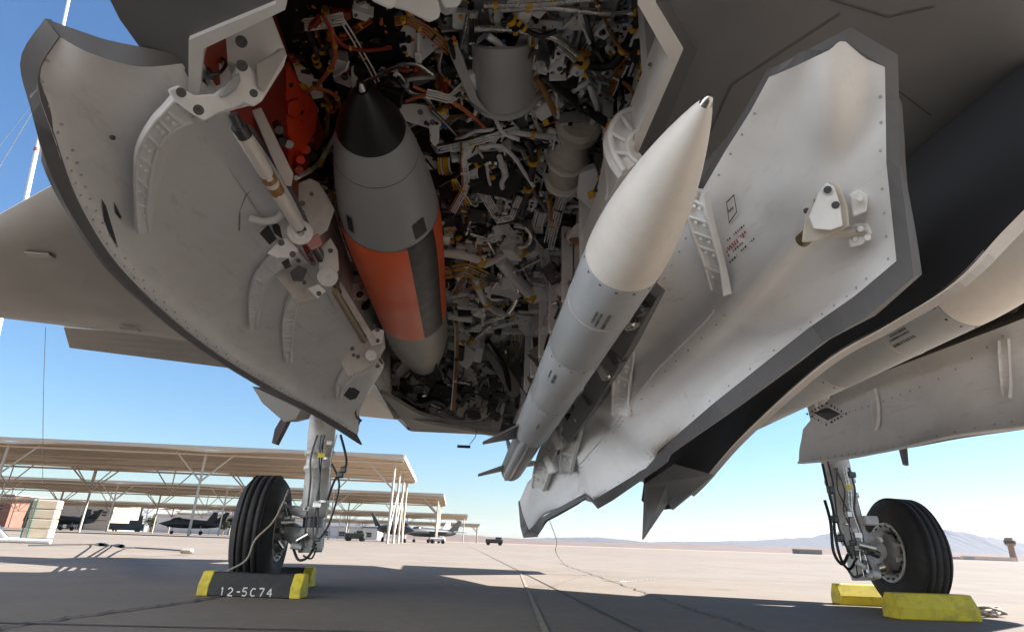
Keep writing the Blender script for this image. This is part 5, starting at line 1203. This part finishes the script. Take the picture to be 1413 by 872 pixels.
while con < 260:
    x, y = sample(); z_ = zone(x, y); p = bp(x, y, rb.uniform(.05, .22 if z_ != 'aft' else .1))
    if not clear(p, .22): continue
    d = unit(V(rb.gauss(0, 1), rb.gauss(0, 1), rb.gauss(0, .6))); r_ = px2m(p, rb.uniform(1.8, 4.5)); L_ = r_*rb.uniform(1, 3.5)
    mb = MB(); mb.lathe([(0, .0001), (0, r_), (L_*.45, r_), (L_*.45, r_*.75), (L_, r_*.7), (L_, .0001)], p, d, 10, 0, False)
    mb.build('connector', rb.choice([yellow, yellow, steel, white2, dsteel, blackb, white2, blue, brown] if z_ == 'mid' else [copper, yellow, dsteel, redor, blackb] if z_ == 'red' else [dsteel, grimy, blackb, steel]), bay); con += 1
# fine litter of screws, ties and wire ends too small to pick apart
mb = MB(); mats_ = [white2, blackb, steel, yellow, copper, dsteel]
for k_ in range(900):
    x, y = sample(); z_ = zone(x, y); p = bp(x, y, rb.uniform(.02, .2 if z_ != 'aft' else .09))
    if not clear(p, .215): continue
    s_ = px2m(p, rb.uniform(1.2, 3.6)); mb.box(p, (s_, s_*rb.uniform(.4, 1.8), s_*rb.uniform(.3, 1)), frame(unit(V(rb.gauss(0, 1), rb.gauss(0, 1), rb.gauss(0, 1)))), rb.choice([0, 1, 1, 2, 3, 5, 0] if z_ == 'mid' else [4, 1, 3, 5] if z_ == 'red' else [5, 1, 2]))
mb.build('small_fittings', mats_, bay, 'stuff')
# ================================================================ far side of the apron
tanroof = mat('tan_canopy_sheet', (0.56, 0.45, 0.34), 0.7, var=0.10, scale=0.4, dirt=(0.26, 0.19, 0.13), dirt_amt=0.4, dirt_scale=0.3)
fascia = mat('cream_fascia', (0.62, 0.53, 0.42), 0.6, var=0.05, scale=1)
postm = mat('cream_steel_post', (0.60, 0.52, 0.42), 0.55, var=0.08, scale=2)
def shelter(label, Y0, Y1, Xr, nb, zf, zr_, pitch_=18.7):
    t = thing('aircraft_sunshade', label, 'sunshade', (Xr-nb*pitch_/2, (Y0+Y1)/2, 0), 'sunshade shelters across the apron')
    r_ = random.Random(int(Y0)); Xl = Xr-nb*pitch_
    for k in range(nb):           # each bay a shallow gable sheet
        xa, xb = Xr-k*pitch_, Xr-(k+1)*pitch_; mb = MB(); zs = [0, .22, .30, .20, 0]
        Gn = [[V(xa+(xb-xa)*u/4, Y0+(Y1-Y0)*v/5, zf+(zr_-zf)*v/5+zs[u]+0.35*math.sin(math.pi*v/5)) for v in range(6)] for u in range(5)]
        mb.grid(Gn, 0.22, (0, 0, 1), False, flip=False); mb.build('roof_sheet', [tanroof, fascia], t)
        mb = MB(); mb.box(V((xa+xb)/2, Y0-.06, zf+.22), (pitch_-.02, .08, .35), None, 0, 0); mb.build('fascia_board', fascia, t)
    mb = MB(); P_ = [V(Xr+.05, Y0-.06, zf-.05), V(Xr+.05, Y1, zr_-.05), V(Xr+.05, Y1, zr_+.40), V(Xr+.05, Y0-.06, zf+.40)]; mb.prism(P_, V(.08, 0, 0)); mb.build('end_fascia', fascia, t)
    rows = [Y0+1.2, Y0+(Y1-Y0)*.38, Y0+(Y1-Y0)*.68, Y1-0.8]
    for y in rows:
        zt = zf+(zr_-zf)*(y-Y0)/(Y1-Y0)
        for k in range(nb+1):
            x = Xr-0.9-k*pitch_ if k else Xr-.9
            if k and y in rows[1:3]: continue
            mb = MB(); mb.cyl(V(x, y, 0), V(x, y, zt), 0.13, 8); p_ = mb.build('post', postm, t)
            for s_ in (-1, 1):
                if k == 0 and s_ > 0: continue
                mb = MB(); mb.cyl(V(x, y, zt*.64), V(x+s_*2.9, y, zt-.05), 0.09, 6); mb.build('brace', postm, p_)
        mb = MB(); mb.cyl(V(Xl, y, zt-.25), V(Xr-.2, y, zt-.25), 0.12, 6); mb.build('roof_beam', postm, t)
    for k in range(1, nb*2):       # inner truss legs
        x = Xr-.9-k*pitch_/2
        for s_ in (-1, 1):
            mb = MB(); mb.cyl(V(x, rows[3]-.3, zr_*.66), V(x+s_*2.2, rows[3]-.3, zr_), 0.07, 6); mb.build('brace', postm, t)
        mb = MB(); mb.cyl(V(x, rows[3]-.3, zr_*.64), V(x, rows[3]-.3, zr_), 0.07, 6); mb.build('truss_leg', postm, t)
        mb = MB(); mb.cyl(V(x-pitch_/2, rows[3]-.3, zr_*.66), V(x, rows[3]-.3, zr_*.66), 0.06, 6); mb.build('truss_tie', postm, t)
    for a, b in (((rows[0], 0.6), (rows[1], 5.0)), ((rows[1], 0.6), (rows[2], 5.0)), ((rows[2], 5.0), (rows[3], .6))):
        mb = MB(); mb.cyl(V(Xr-.9, a[0], a[1]), V(Xr-.9, b[0], b[1]), 0.07, 6); mb.build('end_brace', postm, t)
    return t
shelter('nearest long tan sunshade roof, its end above the left wheel', 60, 77, -6.2, 5, 7.95, 7.3)
shelter('second tan sunshade roof, behind the nearest', 110, 128, -3.6, 7, 8.0, 7.4)
shelter('third tan sunshade roof, behind the second', 188, 206, 1.6, 8, 7.9, 7.4)
shelter('farthest small tan sunshade roof at the end of the row', 290, 308, 8.5, 9, 8.2, 7.6)

def building(name, label, x0, x1, ytop, Y, dep, m, wins, mw, roof_m=None, pxbase=None):
    a, b = pY(x0, ytop, Y), pY(x1, ytop, Y); H = (a[2]+b[2])/2; W_ = b[0]-a[0]; c = (a[0]+b[0])/2
    t = thing(name, label, 'building', (c, Y+dep/2, 0), 'buildings behind the sunshades')
    mb = MB(); mb.box(V(c, Y+dep/2, H/2), (W_, dep, H)); mb.build('wall', m, t)
    mb = MB(); mb.box(V(c, Y+dep/2, H+.15), (W_+.8, dep+.8, .3)); mb.build('roof', roof_m or fascia, t)
    for (u, v, w, h) in wins:
        mb = MB(); mb.box(V(a[0]+W_*u, Y-.05, H*v), (w, .12, h)); f_ = mb.build('window' if v > .25 else 'door', mw, t)
        mb = MB(); mb.box(V(a[0]+W_*u, Y-.12, H*v), (w+.3, .06, .12)); mb.build('frame', fascia, f_)
brick = mat('far_red_brick', (0.27, 0.125, 0.085), 0.85, var=0.15, scale=0.5); stucco = mat('far_tan_stucco', (0.50, 0.40, 0.30), 0.85, var=0.08, scale=0.3)
whit = mat('far_white_wall', (0.66, 0.63, 0.58), 0.8, var=0.06, scale=0.3); greyw = mat('far_grey_metal', (0.20, 0.205, 0.21), 0.6, var=0.1, scale=0.3)
dwin = mat('dark_window_glass', (0.03, 0.035, 0.04), 0.15)
building('brick_building', 'red brick building at the far left behind the ballast blocks', -40, 21, 682, 235, 20, brick, [(.25, .6, 1.5, 1.6), (.5, .6, 1.5, 1.6), (.75, .6, 1.5, 1.6), (.6, .2, 1.2, 2.2)], dwin)
building('metal_shed', 'grey metal shed between the brick and the tan building', 24, 78, 690, 245, 20, greyw, [(.3, .22, 5, 4.4), (.75, .22, 4, 4.4)], dwin)
building('tan_building', 'tan stucco building with dark doors under the sunshades', 79, 160, 692, 225, 18, stucco, [(.12, .25, 2.5, 4), (.32, .25, 2.5, 4), (.5, .25, 2.5, 4), (.7, .6, 1.5, 1.6), (.86, .6, 1.5, 1.6)], dwin)
building('dark_hangar', 'dark grey hangar right of the tan building', 161, 198, 698, 250, 30, greyw, [(.5, .3, 12, 6)], dwin)
building('white_building', 'long low white building behind the parked jet', 199, 420, 713, 260, 20, whit, [(u, .45, 2.2, 2.0) for u in np.linspace(.06, .94, 9)], dwin)
building('cream_building', 'low cream building right of the left wheel', 440, 522, 727, 330, 20, whit, [(u, .4, 3, 2.2) for u in (.15, .4, .65, .85)], dwin)

# parked jets in the shade of the sunshades
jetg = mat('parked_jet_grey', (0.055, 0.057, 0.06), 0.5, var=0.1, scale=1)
def parked_jet(label, x, y, hd, sc=1.0):
    t = thing('parked_jet', label, 'jet', (x, y, 0), 'jets parked under the sunshades'); ca, sa = math.cos(hd), math.sin(hd)
    def T(p): return V(x+(p[0]*ca-p[1]*sa)*sc, y+(p[0]*sa+p[1]*ca)*sc, p[2]*sc)
    mb = MB(); ring = []
    for (s_, w, h, zc) in ((-7.5, .05, .05, 2.0), (-6, .5, .45, 2.05), (-4, .8, .9, 2.2), (-2.5, 1.3, 1.0, 2.25), (0, 1.7, .95, 2.2), (3, 1.6, .85, 2.2), (6, 1.2, .7, 2.3), (7.3, .6, .5, 2.4)):
        ring.append([T((w*math.cos(g_), s_, zc+h*math.sin(g_))) for g_ in np.linspace(0, 2*math.pi, 13)[:-1]])
    mb.add([p for r_ in ring for p in r_], [(i*12+j, i*12+(j+1) % 12, (i+1)*12+(j+1) % 12, (i+1)*12+j) for i in range(7) for j in range(12)], 0, True); mb.build('fuselage', jetg, t)
    mb = MB(); mb.lathe([(0, .05), (.5, .45), (1.4, .6), (2.4, .4), (3.2, .05)], T((0, -5, 2.75)), T((0, 1, 0))-T((0, 0, 0)), 10); mb.build('canopy', dwin, t)
    for s_ in (-1, 1):
        mb = MB(); mb.prism([T(p) for p in ((s_*1.2, -1.5, 2.3), (s_*5, 2.2, 2.25), (s_*5, 3.3, 2.25), (s_*1.2, 4, 2.3))], V(0, 0, .14)); mb.build('wing', jetg, t)
        mb = MB(); mb.prism([T(p) for p in ((s_*1.2, 4.2, 2.7), (s_*2.1, 6.4, 5.0), (s_*2.1, 7.4, 5.0), (s_*1.2, 7.0, 2.7))], T((.1, 0, 0))-T((0, 0, 0))); mb.build('tail_fin', jetg, t)
        mb = MB(); mb.prism([T(p) for p in ((s_*1.0, 5.4, 2.4), (s_*3.2, 7.4, 2.4), (s_*3.2, 8.2, 2.4), (s_*1.0, 8.2, 2.4))], V(0, 0, .1)); mb.build('tailplane', jetg, t)
        mb = MB(); mb.cyl(T((s_*1.9-.12, 1.2, .42)), T((s_*1.9+.12, 1.2, .42)), .42*sc, 12); mb.build('wheel', rubber, t)
        mb = MB(); mb.cyl(T((s_*1.75, 1.2, .42)), T((s_*1.5, 1.2, 1.8)), .1*sc, 8); mb.build('gear_leg', gearw, t)
    mb = MB(); mb.cyl(T((-.1, -4.2, .35)), T((.1, -4.2, .35)), .35*sc, 12); mb.build('wheel', rubber, t)
    mb = MB(); mb.cyl(T((0, -4.2, .35)), T((0, -4.2, 1.8)), .09*sc, 8); mb.build('gear_leg', gearw, t)
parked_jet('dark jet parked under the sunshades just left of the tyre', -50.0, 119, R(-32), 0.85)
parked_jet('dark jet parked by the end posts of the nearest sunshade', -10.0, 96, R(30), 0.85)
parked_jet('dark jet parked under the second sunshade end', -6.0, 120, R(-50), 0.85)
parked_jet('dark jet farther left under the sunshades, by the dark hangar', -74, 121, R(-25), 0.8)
# service carts on the ramp
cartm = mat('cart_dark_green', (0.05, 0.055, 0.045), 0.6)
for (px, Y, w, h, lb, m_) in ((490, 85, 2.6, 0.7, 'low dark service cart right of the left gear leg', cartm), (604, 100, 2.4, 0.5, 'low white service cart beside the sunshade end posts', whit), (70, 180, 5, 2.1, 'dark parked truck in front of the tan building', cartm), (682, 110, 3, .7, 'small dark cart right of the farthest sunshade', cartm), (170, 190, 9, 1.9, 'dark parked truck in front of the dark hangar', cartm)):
    c = pY(px, 745, Y); t = thing('parked_truck' if 'truck' in lb else 'service_cart', lb, 'truck' if 'truck' in lb else 'cart', (c[0], Y, 0), 'ground carts and trucks')
    mb = MB(); mb.box(V(c[0], Y, .35+h/2), (w, 1.6, h), None, 0, .08); mb.build('body', m_, t)
    mb = MB(); mb.box(V(c[0]+w*.25, Y, .35+h+.25*h), (w*.35, 1.4, h*.5), None, 0, .08); mb.build('cab', m_, t)
    for sx in (-1, 1):
        for sy in (-1, 1):
            mb = MB(); mb.cyl(V(c[0]+sx*w*.35, Y+sy*.75-.1, .3), V(c[0]+sx*w*.35, Y+sy*.75+.1, .3), .3, 10); mb.build('wheel', rubber, t)
# trees in front of the buildings
leafm = mat('dusty_leaves', (0.075, 0.085, 0.035), 0.8, var=0.3, scale=2)
def small_tree(label, px, Y, H, seed):
    rt = random.Random(seed); b = pY(px, 730, Y); t = thing('desert_tree', label, 'tree', (b[0], Y, 0), 'small trees by the buildings')
    mb = MB(); mb.tube([V(b[0], Y, 0), V(b[0]+.1, Y, H*.3), V(b[0], Y, H*.7)], [.2, .15, .06], 6)
    for q in range(5): g_ = q*1.3; mb.tube([V(b[0]+.05, Y, H*.35), V(b[0]+math.cos(g_)*H*.25, Y+math.sin(g_)*H*.25, H*.7)], [.08, .03], 5)
    mb.build('trunk', brown, t); mb = MB()
    for q in range(520):
        d = unit(V(rt.gauss(0, 1), rt.gauss(0, 1), rt.gauss(0, 1)))*H*.36*rt.uniform(.45, 1.05)*(1+.25*math.sin(q)); c = V(b[0], Y, H*.68)+d*V(1.1, 1.1, .75); s_ = rt.uniform(.15, .35)
        u_ = unit(V(rt.gauss(0, 1), rt.gauss(0, 1), rt.gauss(0, 1))); w_ = unit(np.cross(u_, V(.3, .5, .8))); mb.add([c+u_*s_, c+w_*s_*.6, c-u_*s_, c-w_*s_*.6], [(0, 1, 2, 3)])
    mb.build('crown', leafm, t)
small_tree('small green tree in front of the long white building', 316, 200, 5.5, 1)
small_tree('small dark tree beside the dark hangar', 205, 210, 5.0, 2)
small_tree('small pale tree near the parked jet tail', 308, 185, 4.0, 3)

# ballast blocks on the white mast stand
blk = thing('ballast_stack', 'stack of tan concrete ballast blocks on the white stand at far left', 'ballast', (-11.15, 17.4, 0)); conc = mat('tan_block_concrete', (0.46, 0.38, 0.27), 0.85, var=0.15, scale=4, dirt=(0.25, 0.2, 0.14), dirt_amt=0.4, dirt_scale=3)
zz = 0.12
for k in range(4):
    mb = MB(); mb.box(V(-11.15+.008*(k % 2), 17.4, zz+.12), (0.56, 0.56, 0.235), frame(V(0, 0, 1), V(1, 0.35, 0)), 0, 0.02); mb.build('block', conc, blk); zz += 0.242
for dx in (-.12, .02):
    mb = MB(); mb.box(V(-11.24+dx, 17.06, .60), (.03, .02, .96), frame(V(0, 0, 1), V(1, .35, 0)), 0, 0); mb.build('strap', mat('green_strap', (0.05, 0.16, 0.13), 0.7), blk)
std = thing('mast_stand', 'white tubular mast stand at the far left edge', 'stand', (-12.6, 17.0, 0))
whp = mat('white_tube_paint', (0.78, 0.77, 0.74), 0.45)
for a, b in (((-14.5, 16.9, .06), (-10.55, 17.0, .06)), ((-12.9, 16.95, 1.25), (-11.65, 17.0, .1)), ((-12.15, 16.2, .06), (-12.15, 18.2, .06)), ((-12.9, 16.95, .06), (-12.9, 16.95, 1.3))):
    mb = MB(); mb.cyl(V(*a), V(*b), .055, 10); mb.build('stand_tube', whp, std)
mst = thing('antenna_mast', 'tall thin white guyed mast rising behind the left bay door', 'mast', (-12.16, 16.0, 0))
A_, B_ = V(-12.16, 16.0, 0), V(-15.41, 16.0, 22.5)
for k in range(6):
    p, q = A_+(B_-A_)*k/6, A_+(B_-A_)*(k+1)/6; mb = MB(); mb.cyl(p, q, .075-.007*k, 10); s_ = mb.build('mast_section', whp, mst)
    mb = MB(); d = unit(B_-A_); mb.cyl(q-d*.08, q+d*.04, .092-.007*k, 10); mb.build('collar', mat('red_collar', (.45, .12, .08), .5), s_)
for e in (V(-17.3, 15.5, 0), V(-19.0, 19.0, 0)):
    mb = MB(); mb.tube([A_+(B_-A_)*.62, e], .012, 5); mb.build('guy_wire', steel, mst)
# hose lying on the ramp in loops
P = curve([pz(40, 752, .03), pz(95, 751, .03), pz(128, 751, .03), pz(140, 751, .28), pz(150, 752, .03), pz(156, 752, .03), pz(166, 753, .28), pz(176, 755, .03), pz(220, 757, .03), pz(258, 760, .03)], 70)
mb = MB(); mb.tube(P, .016, 6); tag(mb.build('ramp_hose', dsteel), 'dark hose lying in loops on the sunlit ramp at left', 'hose')
mb = MB(); p = pz(258, 760, .08); mb.box(p, (.22, .12, .09), None, 0, .03); tag(mb.build('hose_nozzle', rope_m), 'tan nozzle at the end of the ramp hose', 'nozzle')
# yellow rope hanging at the left
P = curve([pz(63, 452, 2.1), pY(60, 540, 4.9), pY(59, 640, 5.0), pY(59, 668, 5.0)], 20); mb = MB(); mb.tube(P, .0022, 5); tag(mb.build('tie_line', rope_m), 'thin tan line hanging from the left wing edge', 'line')
# control tower, far right, and low sheds
tw = thing('control_tower', 'distant brown control tower on the right horizon', 'control tower', (850, 900, 0))
mb = MB(); mb.lathe([(0, 5.2), (3, 4.6), (22, 4.2), (23, 6.5), (25, 7.2), (30, 7.6), (30.5, 6.5), (34, 5.5), (34.2, .01)], V(850, 900, 0), V(0, 0, 1), 12, 0, False); mb.build('shaft', mat('tower_tan', (0.30, 0.22, 0.17), 0.8), tw)
mb = MB(); mb.lathe([(25.5, 7.5), (29.5, 7.85)], V(850, 900, 0), V(0, 0, 1), 12, 0, False); mb.build('cab_glass', dwin, tw)
for (px, Y, w, h, lb) in ((1365, 800, 60, 4, 'low pale shed left of the control tower'), (1115, 1000, 40, 7, 'tiny grey shed on the horizon left of the right gear'), (1330, 900, 30, 3, 'tiny pale shed on the right horizon')):
    c = pY(px, 770, Y); t = thing('distant_shed', lb, 'shed', (c[0], Y, 0)); mb = MB(); mb.box(V(c[0], Y, h/2), (w, 20, h)); mb.build('wall', whit if Y < 950 else greyw, t); mb = MB(); mb.box(V(c[0], Y, h+.4), (w+3, 23, .8)); mb.build('roof', fascia, t)
# ================================================================ desert haze between here and the mountains
hz = MB(); hz.box(V(3000, 9000, 447), (60000, 56000, 900)); hazo = hz.build('haze', [], None, 'stuff')
hm = bpy.data.materials.new('thin_haze'); hm.use_nodes = True; hn = hm.node_tree.nodes; hn.remove(hn['Principled BSDF'])
pv = hn.new('ShaderNodeVolumePrincipled'); pv.inputs['Color'].default_value = (0.80, 0.88, 1.0, 1); pv.inputs['Density'].default_value = 1.0e-5; pv.inputs['Anisotropy'].default_value = 0.2
hm.node_tree.links.new(pv.outputs[0], hn['Material Output'].inputs['Volume']); hazo.data.materials.append(hm)
